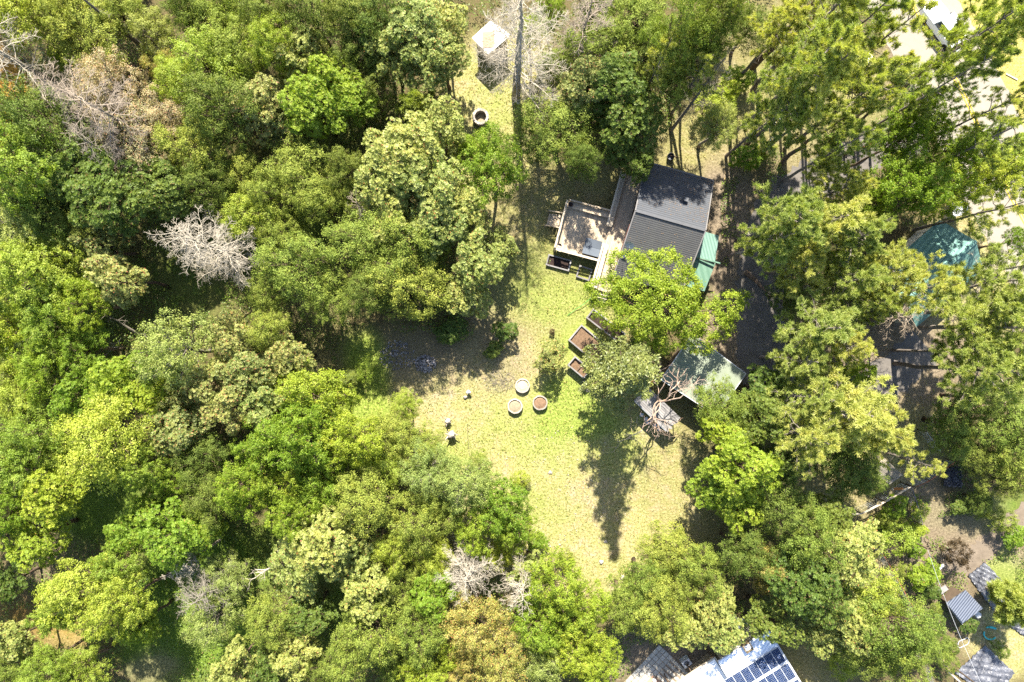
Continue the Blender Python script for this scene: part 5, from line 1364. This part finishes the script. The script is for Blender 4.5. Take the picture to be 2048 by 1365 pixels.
def solar(name, a0, b0, w, h, z, parent, ux, uy, org, tilt=0):
    """one framed panel with its cells"""
    R_ = lambda a, b, zz: Vector((org.x,org.y,0))+ux*a+uy*b+Vector((0,0,zz))
    mb = MB(); q = [R_(a0,b0,0), R_(a0+w,b0,0), R_(a0+w,b0+h,0), R_(a0,b0+h,0)]; mb.prism([(p.x,p.y) for p in q], z, z+.045, .5); pn = mb.build(name, M['lgrey'], parent)
    mb = MB(); m_ = .02; nc, nr = 5, 9
    for i in range(nc):
        for j in range(nr):
            x0, x1 = a0+m_+(w-2*m_)*i/nc+.004, a0+m_+(w-2*m_)*(i+1)/nc-.004; y0, y1 = b0+m_+(h-2*m_)*j/nr+.004, b0+m_+(h-2*m_)*(j+1)/nr-.004
            mb.add([R_(x0,y0,z+.05), R_(x1,y0,z+.05), R_(x1,y1,z+.05), R_(x0,y1,z+.05)], [(0,1,2,3)])
    me = mb.build("solar_cells", M['cell'], None)
    me.parent = pn; me.matrix_parent_inverse.identity(); me.location = -parent.location if parent else (0,0,0)
    return pn
M['cell'] = plain("solar_cell_glass", (.006,.022,.075), .35, .25, 2, .25)
top = at(1556,1294,zh+.1)-Q(0,0); ta, tb = top.dot(e), top.dot(f_); pw, ph = .80, 1.46
for row in range(4):
    for i in range(7 if row < 3 else 5): solar("solar_panel", ta-(i+1)*(pw+.03)+row*0.0, tb+row*(ph+.26), pw, ph, zh+.1, hs, e, f_, O)
v0 = at(1494,1293,zh+.2)-Q(0,0); va, vb = v0.dot(e), v0.dot(f_); mb = MB()
for (a, b), (c_, d_) in (((-.35,-.35),(.35,-.35)),((.35,-.35),(.35,.35)),((.35,.35),(-.35,.35)),((-.35,.35),(-.35,-.35))): mb.beam(Q(va+a,vb+b,zh+.32), Q(va+c_,vb+d_,zh+.32), .08, .5)
mb.build("roof_vent", M['tanply'], hs); mb = MB(); mb.beam(Q(va-.28,vb,zh+.4), Q(va+.28,vb,zh+.4), .5, .05); mb.build("vent_lid", M['white'], hs)
# flat white awning left of it
O2 = at(1429,1319,3.0); a1 = at(1360,1365,3.0); e2, f2 = frame2(O2, a1); 
if f2.y > 0: f2 = -f2
aw = empty("white_awning", Vector((O2.x,O2.y,0)), "flat plain white awning between the patio and the ribbed roof", "awning"); mb = MB(); K = lambda a, b, z=0: Vector((O2.x,O2.y,0))+e2*a+f2*b+Vector((0,0,z))
mb.prism([tuple(K(a,b).xy) for a, b in ((0,0),(5,0),(5,6),(0,6))], 2.9, 3.0, .5); mb.build("awning_sheet", M['white'], aw)
mb = MB()
for a in (.1, 2.5, 4.9):
    for b in (.1, 3, 5.9): mb.beam(K(a,b,0), K(a,b,2.88), .1, .1)
mb.build("post", M['woodd'], aw)
mb = MB(); mb.beam(K(-.15,-.1,2.95), K(5,-.1,2.95), .16, .16); mb.beam(K(-.12,0,2.97), K(-.12,6,2.97), .12, .14); mb.build("edge_beam", M['woodl'], aw)
p = at(1388,1327,1); bm = MB(); bm.beam(at(1385,1342,.9), at(1425,1313,.9), .5, .9); tag(bm.build("timber_stack", M['wood'], None, at_=(p.x,p.y,0)), "brown timber stack beside the white awning", "timber stack")
p = at(1374,1328,.9); ac = empty("air_conditioner", Vector((p.x,p.y,0)), "pale grey metal cooling unit at the patio edge", "air conditioner"); mb = MB(); mb.box((p.x,p.y,.42), (.85,.65,.84), .6); mb.build("case", M['lgrey'], ac); mb = MB(); lathe(mb, (p.x,p.y,.84), [(.26,0),(.26,.03),(.03,.04)], 16); mb.build("fan_grille", M['dgrey'], ac)
# patio
pt = at(1318,1289); e3, f3 = frame2(pt, at(1378,1345)); f3 = -f3 if f3.y > 0 else f3; J = lambda a, b, z=0: Vector((pt.x,pt.y,0))+e3*a+f3*b+Vector((0,0,z))
mb = MB(); mb.prism([tuple(J(a,b).xy) for a, b in ((0,0),(4.2,0),(4.2,6),(0,6))], -.05, .02, .5); tag(mb.build("patio", M['pathm']), kind="structure")
mb = MB(); rnd = random.Random(4)
for i in range(9):
    for j in range(12):
        if 1.5 < i*.46 < 4.2 and j*.5 > 2.4: continue
        q_ = J(.25+i*.46, .25+j*.5, .03); mb.box(q_, (.42 if i > 3 else .40, .30 if i > 3 else .45, .03), math.atan2(e3.y,e3.x))
tag(mb.build("pavement", M['paver']), kind="structure")
mb = MB(); mb.prism([tuple(J(a,b).xy) for a, b in ((1.6,2.6),(4.1,2.6),(4.1,6),(1.6,6))], -.04, .05, .5); tag(mb.build("paving", M['brick']), kind="structure")
p = at(1309,1361,.3); mb = MB(); lathe(mb, Vector((p.x,p.y,.05)), [(.14,0),(.17,.3),(.12,.3),(.02,.25)], 12); tag(mb.build("white_bucket", M['white'], None, at_=(p.x,p.y,0)), "small white bucket on the terracotta paving", "bucket")
# lone panel on a post
p = at(1482,1248,2.4); sp = empty("solar_panel_stand", Vector((p.x,p.y,0)), "single small blue solar panel on a post in the shade", "solar panel"); d1, d2 = Vector((.84,.54,0)), Vector((.54,-.84,0))
if True:
    o_ = solar("panel", -.5, -.33, 1.0, .66, 2.4, sp, d1, d2, p); mb = MB(); mb.tube([(p.x,p.y,-.05), (p.x,p.y,2.4)], .05, 8); mb.build("post", M['lgrey'], sp)

# ---------------------------------------------------------------- garden at lower right
def sheet(quad, label, seed, z=.12, mat='tarp', amp=.14, name="plastic_sheet", n=34):
    rs = np.random.RandomState(seed); q = [at(*c) for c in quad]; vs = []; nz = rs.rand(n, n)
    for i in range(n):
        for j in range(n):
            u_, v_ = i/(n-1), j/(n-1); p = q[0].lerp(q[1], u_).lerp(q[3].lerp(q[2], u_), v_); w = (nz[i,j]*.5+math.sin(u_*23+v_*31+seed)*.25+math.sin(u_*41-v_*17+seed*2)*.2)*amp
            j1, j2 = (rs.rand()-.5)*.12, (rs.rand()-.5)*.12; vs.append((p.x+j1, p.y+j2, z+w))
    fs = [(i*n+j, (i+1)*n+j, (i+1)*n+j+1, i*n+j+1) for i in range(n-1) for j in range(n-1)]
    mb = MB(); mb.add(vs, fs, .5); me = mb.build(name, M[mat], None, at_=tuple(q[0]))
    if me.data.polygons[0].normal.z < 0: me.data.flip_normals()
    so_ = me.modifiers.new("s", 'SOLIDIFY'); so_.thickness = .01
    return tag(me, label, "plastic sheet", "wrinkled black plastic sheets")
sheet([(1968,1124),(2024,1184),(1986,1221),(1934,1150)], "wrinkled black plastic sheet right of the corrugated shed", 3)
sheet([(1968,1290),(2028,1345),(1985,1400),(1908,1345)], "wrinkled black plastic sheet in the bottom right corner", 5)
sheet([(2040,1222),(2080,1250),(2075,1292),(2016,1250)], "wrinkled black plastic sheet cut by the right edge", 7)
sheet([(1885,935),(1915,930),(1918,975),(1880,970)], "crumpled black sheeting heap in the shade above the garden path", 9, .35, 'tarp', .5)
# corrugated shed
M['corr'] = striped("corrugated_iron", (.08,.09,.12), (.25,.265,.31), .22, math.atan2(.53,.85), .4, .5, .5, 1.0)
o, q, k = slab_house("corrugated_shed", "little shed with corrugated iron roof in the lower right garden", [(1932,1181),(1966,1217),(1926,1247),(1893,1207)], 2.0, M['woodd'], M['corr'], zs=[2.2,2.2,1.9,1.9])
mb = MB(); mb.beam(at(1893,1209,1.2), at(1925,1249,1.2), .06, .06); mb.build("rail", M['lgrey'], o)
p = at(1957,1231,.8); mb = MB(); lathe(mb, Vector((p.x,p.y,0)), [(.26,-.03),(.28,.7),(.3,.72),(.3,.78),(.05,.8)], 16); tag(mb.build("barrel", M['lgrey'], None, at_=(p.x,p.y,0)), "pale round lidded barrel at the corrugated shed corner", "barrel")
p = at(1886,1180,.75); tb_ = empty("garden_table", Vector((p.x,p.y,0)), "grey topped table above the corrugated shed", "table"); mb = MB(); mb.box((p.x,p.y,.75), (.9,.55,.05), .62); mb.build("table_top", M['woodp'], tb_)
for i in (-.4,.4):
    for j in (-.22,.22): c_, s_ = math.cos(.62), math.sin(.62); mb = MB(); x_, y_ = p.x+i*c_-j*s_, p.y+i*s_+j*c_; mb.beam((x_,y_,-.02),(x_,y_,.72), .06, .06); mb.build("leg", M['woodd'], tb_)
p = at(1881,1136,.5); bn = empty("garden_bench", Vector((p.x,p.y,0)), "short white plank bench beside the garden path", "bench"); mb = MB(); mb.box((p.x,p.y,.47), (.85,.26,.05), .75); mb.build("seat", M['white'], bn)
for i in (-.35,.35): mb = MB(); mb.box((p.x+i*math.cos(.75),p.y+i*math.sin(.75),.22), (.06,.24,.44), .75); mb.build("leg", M['woodd'], bn)
p = at(1905,1181,.2); mb = MB(); lathe(mb, Vector((p.x,p.y,0)), [(.15,-.02),(.22,.25),(.18,.25),(.05,.18)], 14); tag(mb.build("clay_pot", M['tanply'], None, at_=(p.x,p.y,0)), "small tan pot beside the grey topped table", "pot")
# paddling pool ring in teal
p = at(1981,1267,.15); mb = MB(); n = 28; rr = random.Random(3)
for a0_, a1_ in ((.6,2.2),(2.9,5.6)): mb.tube([(p.x+.62*math.cos(t), p.y+.62*math.sin(t), .12+.04*math.sin(t*5)) for t in np.linspace(a0_, a1_, 14)], .07, 6)
mb.tube([(p.x-.15,p.y+.62,.18),(p.x+.45,p.y+.5,.25)], .1, 6); tag(mb.build("hoop", M['teal'], None, at_=(p.x,p.y,0)), "broken teal plastic hoop lying by the black sheets", "hoop")
p = at(1927,1286,.1); mb = MB(); mb.tube([(p.x+math.copysign(abs(math.cos(t))**.5,math.cos(t))*.62*.8-math.sin(t)*.16, p.y+math.cos(t)*.42+math.sin(t)*.26, .1) for t in np.linspace(0,6.283,25)], .03, 5)
tag(mb.build("oval_frame", M['lgrey'], None, at_=(p.x,p.y,0)), "oval thin metal frame lying in the lower garden", "metal frame")
# overhead cable on poles
pa, pb = at(1855,1098,4.2), at(1968,1380,4.2); mb = MB(); n = 24; rnd = random.Random(8)
cb = empty("overhead_cable", Vector((pa.x,pa.y,0)), "straight white overhead cable crossing the lower right garden", "cable"); mb.tube([pa.lerp(pb, i/n)+Vector((0,0,-.5*4*(i/n)*(1-i/n))) for i in range(n+1)], .013, 5); mb.build("cable", M['lgrey'], cb)
for q_ in (pa, pb): mb = MB(); mb.tube([(q_.x,q_.y,-.05),(q_.x,q_.y,4.25)], .07, 8); mb.build("pole", M['woodd'], cb)
# fences
def fence(pts, h, label, railmat='tan', rails=(1.0,), mesh=True, name="wire_fence", w=.05, post='woodd'):
    P_ = [at(*p) for p in pts]; o = empty(name, P_[0], label, "fence")
    for p in P_:
        mb = MB(); mb.tube([p-Vector((0,0,.05)), p+Vector((0,0,h+.05))], .05, 6); mb.build("post", M[post], o)
    mb = MB()
    for a, b in zip(P_, P_[1:]):
        for r in rails: mb.beam(a+Vector((0,0,h*r)), b+Vector((0,0,h*r)), w, w)
    mb.build("rail", M[railmat], o)
    if mesh:
        mb = MB()
        for a, b in zip(P_, P_[1:]):
            n = max(2, int((b-a).length/.3))
            for i in range(n): q_ = a.lerp(b, (i+.5)/n); mb.tube([q_, q_+Vector((0,0,h))], .006, 3, False)
            for k in range(1, 6): mb.tube([a+Vector((0,0,h*k/6)), b+Vector((0,0,h*k/6))], .006, 3, False)
        mb.build("wire_mesh", M['lgrey'], o)
    return o
fence([(1738,1085),(1765,1130),(1795,1185),(1818,1225)], 1.9, "wire garden fence with thin brown rail beside the pale path", 'rust', (1.0,), w=.05)
fence([(1845,1265),(1862,1300),(1880,1330),(1915,1362)], 1.7, "wire fence with bright tan rail at the bottom right", 'tan', (1.0,), w=.08)
fence([(1815,1275),(1838,1320),(1855,1360)], 1.6, "second wire fence parallel to the tan railed one", 'woodd', (1.0,), w=.05)
fence([(1683,1020),(1705,1018),(1750,995),(1800,965)], 1.9, "pale garden fence topped with a light plank rail", 'woodl', (1.0,.9), w=.075)
fence([(1800,965),(1815,1010),(1822,1040)], 1.9, "short dark garden fence running down from the plank topped fence", 'dgrey', (1.0,), w=.05)
fence([(1812,968),(1840,955),(1890,918)], 1.6, "thin wire fence between the timber frame and black sheeting", 'rust', (1.0,), w=.05)
fence([(1835,860),(1865,900)], 1.4, "short wire fence above the timber frame", 'lgrey', (1.0,), w=.04)
# timber greenhouse frame
q = [at(x, y, 2.3) for x, y in ((1768,918),(1803,950),(1778,968),(1738,942))]; c = sum(q, Vector())/4
gh = empty("pergola", Vector((c.x,c.y,0)), "pale timber pergola grid with netting roof in the garden", "pergola")
def grid(mb, a, b, c_, d_, n, w):
    for i in range(n+1): mb.beam(a.lerp(b, i/n), d_.lerp(c_, i/n), w, w)
mb = MB(); grid(mb, q[0], q[1], q[2], q[3], 4, .08); mb.build("rafters", M['woodl'], gh); mb = MB(); up = Vector((0,0,.085)); grid(mb, q[1]+up, q[2]+up, q[3]+up, q[0]+up, 3, .06); mb.build("battens", M['woodl'], gh)
mb = MB(); grid(mb, q[0]+up*1.8, q[1]+up*1.8, q[2]+up*1.8, q[3]+up*1.8, 26, .018); grid(mb, q[1]+up*1.8, q[2]+up*1.8, q[3]+up*1.8, q[0]+up*1.8, 26, .018); mb.build("netting", M['stone'], gh)
for p in q: mb = MB(); mb.beam((p.x,p.y,-.05),(p.x,p.y,2.26), .1, .1); mb.build("post", M['woodd'], gh)
p = at(1795,978,1.4); mb = MB(); mb.beam(at(1788,978,1.4), at(1806,978,1.4), .22, .1); tag(mb.build("orange_plank", M['orange'], None, at_=(p.x,p.y,0)), "short orange plank by the plank topped fence", "plank")

# ---------------------------------------------------------------- stumps, stones, small things
def boulder(name, mb, c, r, rs, squash=.7):
    n, m_ = 9, 6; vs = []; ph = rs.uniform(0, 6, 3)
    for i in range(m_+1):
        th = math.pi*i/m_
        for j in range(n):
            t = 2*math.pi*j/n; k = r*(1+.22*math.sin(3*t+ph[0])*math.sin(th)+.15*math.sin(2*th+ph[1]+t)); vs.append((c[0]+k*math.sin(th)*math.cos(t), c[1]+k*math.sin(th)*math.sin(t)*.85, c[2]+k*squash*math.cos(th)))
    mb.add(vs, [(i*n+j, (i+1)*n+j, (i+1)*n+(j+1)%n, i*n+(j+1)%n) for i in range(m_) for j in range(n)])
def stump(px, py, h, r, label, seed):
    rs = np.random.RandomState(seed); p = at(px, py, h*.6); loc = Vector((p.x,p.y,0)); o = empty("uprooted_stump", loc, label, "stump", "pale driftwood stumps"); mb = MB()
    mb.tube([loc-Vector((0,0,.05)), loc+Vector((.08,.1,h*.5)), loc+Vector((.02,-.05,h))], [r*1.1, r*.85, r*.95], 9); boulder("", mb, loc+Vector((0,0,h)), r*.9, rs, .6)
    mb.build("stump_body", M['stone'], o, True); mb = MB(); rnd = random.Random(seed)
    for i in range(9):
        t = 2*math.pi*i/9+rnd.uniform(-.3,.3); d = Vector((math.cos(t), math.sin(t), rnd.uniform(-.2,.5))); s = loc+Vector((0,0,rnd.uniform(.3,.9)*h))
        mb.tube(curve(rnd, s, s+d*r*rnd.uniform(1.3,2.3), 4, .2), [r*.42,r*.34,r*.25,r*.16,r*.06], 6)
    mb.build("roots", M['stone'], o, True)
stump(902, 870, .95, .34, "larger pale knotted stump at the left of the clearing", 5)
stump(895, 843, .7, .24, "smaller pale knotted stump just above the larger one", 6)
p = at(937,784,.5); mb = MB(); mb.tube([(p.x,p.y,-.05),(p.x,p.y,.35)], .05, 6); boulder("", mb, (p.x,p.y,.52), .22, np.random.RandomState(2), .9); tag(mb.build("white_ball_lamp", M['white'], None, True, (p.x,p.y,0)), "white round ball on a short stake in the clearing shade", "garden ball")
p = at(930,795,.2); mb = MB(); boulder("", mb, (p.x,p.y,.14), .2, np.random.RandomState(7)); tag(mb.build("pale_rock", M['stone'], None, True, (p.x,p.y,0)), "pale rock beside the white ball", "rock")
def rubble(px, py, rpx, n, mat, label, seed, smax=.2, name="rubble_pile", hump=.4, blk=False):
    rs = np.random.RandomState(seed); c = at(px, py); mb = MB()
    for _ in range(n):
        a, d = rs.uniform(0, 6.28), math.sqrt(rs.rand()); x, y = c.x+math.cos(a)*d*rpx*S, c.y+math.sin(a)*d*rpx*S*.85; s = rs.uniform(.05, smax)
        if blk: mb.box((x, y, hump*(1-d)+s*.3), (s*2, s*1.6, s), a)
        else: boulder("", mb, (x, y, hump*(1-d)+s*.3), s, rs)
    return tag(mb.build(name, M[mat], None, not blk, tuple(c)), label, "rubble", kind="stuff")
rubble(851, 728, 21, 150, 'rock', "heap of grey rubble in the clearing shade", 1, .17, hump=.45)
rubble(795, 712, 36, 170, 'rock', "scatter of grey stones left of the rubble heap", 2, .12, "scattered_stones", .1)
rubble(1176, 771, 14, 90, 'stone', "small heap of pale stones below the planter on legs", 3, .13, "stone_heap", .35)
rubble(1085, 1118, 50, 60, 'stone', "pale stones along the bottom rim of the clearing", 4, .16, "scattered_stones", .0)
rubble(1120, 980, 150, 130, 'stone', "pale pebbles strewn over the dry clearing grass", 6, .07, "pebbles", .0)
mb = MB(); rnd = random.Random(8); c0 = at(1000, 762)
for _ in range(150):
    a_, d_ = rnd.uniform(0, 6.28), math.sqrt(rnd.random())*1.5; p0 = c0+Vector((math.cos(a_)*d_, math.sin(a_)*d_*.7, rnd.uniform(.02,.25))); a2 = rnd.uniform(0, 6.28)
    mb.tube(curve(rnd, p0, p0+Vector((math.cos(a2)*.5, math.sin(a2)*.5, rnd.uniform(-.1,.2))), 3, .15), [.018,.014,.01,.005], 3, False)
tag(mb.build("brush_pile", M['deadg'], None, at_=tuple(c0)), "low tangle of dry twigs left of the round planters", kind="stuff")
for i, (x, y, s, lb) in enumerate(((1211,1083,.2,"white stone inside the tall conifer shadow, upper one"),(1203,1124,.24,"white stone inside the tall conifer shadow, lower one"),(1245,1155,.26,"white stone at the tip of the tall conifer shadow"),(1100,945,.22,"whitish flat stone in the upper dry grass"))):
    p = at(x, y); mb = MB(); boulder("", mb, (p.x,p.y,.06), s, np.random.RandomState(i+20), .45); tag(mb.build("white_stone", M['stone'], None, True, (p.x,p.y,0)), lb, "stone", "loose white stones on the grass")
p = at(1302,768,1); rnd = random.Random(2); ch = empty("garden_chair", Vector((p.x,p.y,0)), "orange brown garden chair beside the sage roofed garage", "chair"); mb = MB(); mb.box((p.x,p.y,.45), (.55,.55,.08), .4); mb.build("seat", M['orange'], ch); mb = MB(); mb.box((p.x+.08,p.y+.24,.8), (.55,.08,.7), .4); mb.build("backrest", M['orange'], ch)
for i in (-.2,.2):
    for j in (-.2,.2): mb = MB(); mb.beam((p.x+i,p.y+j,-.02),(p.x+i,p.y+j,.41), .05, .05); mb.build("leg", M['woodd'], ch)
mb = MB(); a, b = at(1135,632,.06), at(1182,597,.5); mb.tube(curve(random.Random(1), a, b, 10, .02), .028, 5); tag(mb.build("garden_hose", M['hose'], None, at_=tuple(a)), "green garden hose stretched from the lawn to the lime tree", "hose")
mb = MB(); mb.tube([at(935,848,.03), at(936,880,.03), at(939,912,.03)], .022, 4); tag(mb.build("dark_pipe", M['black'], None, at_=tuple(at(935,848))), "thin dark pipe lying straight down beside the pale stumps", "pipe")
mb = MB(); a = at(1990,150); mb.beam(at(2012,148,.05), at(2035,160,.05), .14, .08); tag(mb.build("pale_plank", M['woodl'], None, at_=tuple(a)), "pale plank lying in the yellow field at the right edge", "plank")
p = at(1342,313,.5); mb = MB(); lathe(mb, Vector((p.x,p.y,0)), [(.3,-.03),(.36,.5),(.33,.5),(.3,.1),(.02,.1)], 16); tag(mb.build("metal_tub", M['dgrey'], None, at_=(p.x,p.y,0)), "round grey metal tub in the shade above the cabin", "tub")

# ---------------------------------------------------------------- grass, leaf litter and undergrowth
BUILT = [(1235,320,1440,590),(1100,395,1230,530),(1320,660,1490,835),(1265,775,1370,865),(1830,440,1970,660),(1410,1255,1640,1400),(1260,1285,1430,1400),
         (940,40,1025,130),(1130,640,1230,760),(1170,340,1290,590),(1172,612,1255,690),(944,215,980,255),(1012,755,1098,830),(1895,1180,1970,1250),(1880,1290,2060,1400),(1930,1120,2030,1225),(2010,1215,2090,1300)]
def dist_poly(px, py, pts):
    d = np.full(len(px), 1e9)
    for (x0, y0), (x1, y1) in zip(pts, pts[1:]):
        t = np.clip(((px-x0)*(x1-x0)+(py-y0)*(y1-y0))/((x1-x0)**2+(y1-y0)**2), 0, 1); d = np.minimum(d, np.hypot(px-x0-t*(x1-x0), py-y0-t*(y1-y0)))
    return d
DRV = [(1740,300),(1660,345),(1575,400),(1530,500),(1520,620),(1530,740),(1600,800),(1740,780),(1850,690)]
def sample(n, seed, x0=-150, x1=2200, y0=-120, y1=1480):
    rs = np.random.RandomState(seed); px, py = rs.uniform(x0, x1, n), rs.uniform(y0, y1, n); ok = np.ones(n, bool)
    for a, b, c_, d_ in BUILT: ok &= ~((px > a) & (px < c_) & (py > b) & (py < d_))
    ok &= (dist_poly(px, py, ROAD) > 84) & (dist_poly(px, py, DRV) > 44) & (dist_poly(px, py, [(2110,980),(1985,1085),(1890,1120)]) > 22)
    px, py = px[ok], py[ok]; x, y = (px-1024)*S, (682.5-py)*S
    return rs, px, py, x, y, patch(px, py, (fbm(x, y, 5, 5)-.5)*90, (fbm(x, y, 25, 5)-.5)*90)
rs, px, py, x, y, ch = sample(520000, 1)
open_ = np.maximum.reduce([ch['str'], ch['drt'], ch['yel'], ch['org'], ch['grn']]); den = fbm(x, y, 41, 2.6)
gard = (px > 1740) & (py > 960)
keep = ((open_ < .35) | (gard & (den > .52) & (ch['str'] < .5)) | ((ch['drt'] > .3) & (den > .62) & (ch['str'] < .3))) & (rs.rand(len(px)) < np.clip((den-.36)*6+ch['ivy']*.9, 0, 1)); keep &= (den > .43)
x, y = x[keep], y[keep]; dn = den[keep]; iv = ch['ivy'][keep]
hgt = (np.clip((dn-.36)*7, 0, 1)*fbm(x, y, 61, 1.3)*2.4+.12)*(1-.55*np.clip(iv,0,1))*np.where(gard[keep] | (open_[keep] > .35), .35, 1); z = hgt*(1-rs.rand(len(x))**2*.6)
Pq = np.stack([x, y, z], 1); N = unit(rs.normal(size=Pq.shape)*.5+np.array([0,0,.8])); Lq = .155*rs.uniform(.6, 1.4, len(x)); V, F = quads(rs, Pq, N, Lq, Lq*.62)
M['under'] = foliage("leaf_undergrowth", (.045,.08,.008,1), (.15,.215,.024,1), (.2,.14,.05,1), .05, .5, .28, .4)
o = bpy.data.objects.new("undergrowth", mesh_np("undergrowth", V, F, M['under'], rs.rand(len(F)), np.clip(fbm(x, y, 71, .9)*1.2-.1, 0, 1))); COL.objects.link(o)
tag(o, "leafy green undergrowth covering the forest floor between the trees", "undergrowth", kind="stuff")
# grass blades
M['straw'] = foliage("grass_dry", (.20,.17,.055,1), (.52,.43,.19,1), None, 0, .8, .3, .2)
M['grass'] = foliage("grass_green", (.09,.13,.02,1), (.26,.28,.06,1), None, 0, .7, .3, .2)
rs, px, py, x, y, ch = sample(330000, 2)
for nm, mt, w_, lb in (("dry_grass", 'straw', np.maximum(ch['str'], ch['yel'])*.55, "short dry straw coloured grass over the clearing and field"), ("grass", 'grass', np.clip(ch['grn']*.9+ch['str']*.28*(fbm(x, y, 81, 2.2) > .5), 0, 1), "short green grass patches across the clearing")):
    k = rs.rand(len(px)) < w_*.6; n = int(k.sum()); b = np.stack([x[k], y[k], np.zeros(n)], 1); hh = rs.uniform(.05, .17, (n,1)); t = rs.normal(size=(n,3))*np.array([1,1,0])*.07; s = unit(rs.normal(size=(n,3))*np.array([1,1,0])+1e-6)*.035
    up = np.array([0,0,1.])*hh; V = np.stack([b-s, b+s, b+s*.6+up+t, b-s*.6+up+t], 1).reshape(-1, 3); F = np.arange(len(V)).reshape(-1, 4)
    o = bpy.data.objects.new(nm, mesh_np(nm, V, F, M[mt], rs.rand(n), fbm(x[k], y[k], 91, .7))); COL.objects.link(o); tag(o, lb, "grass", kind="stuff")
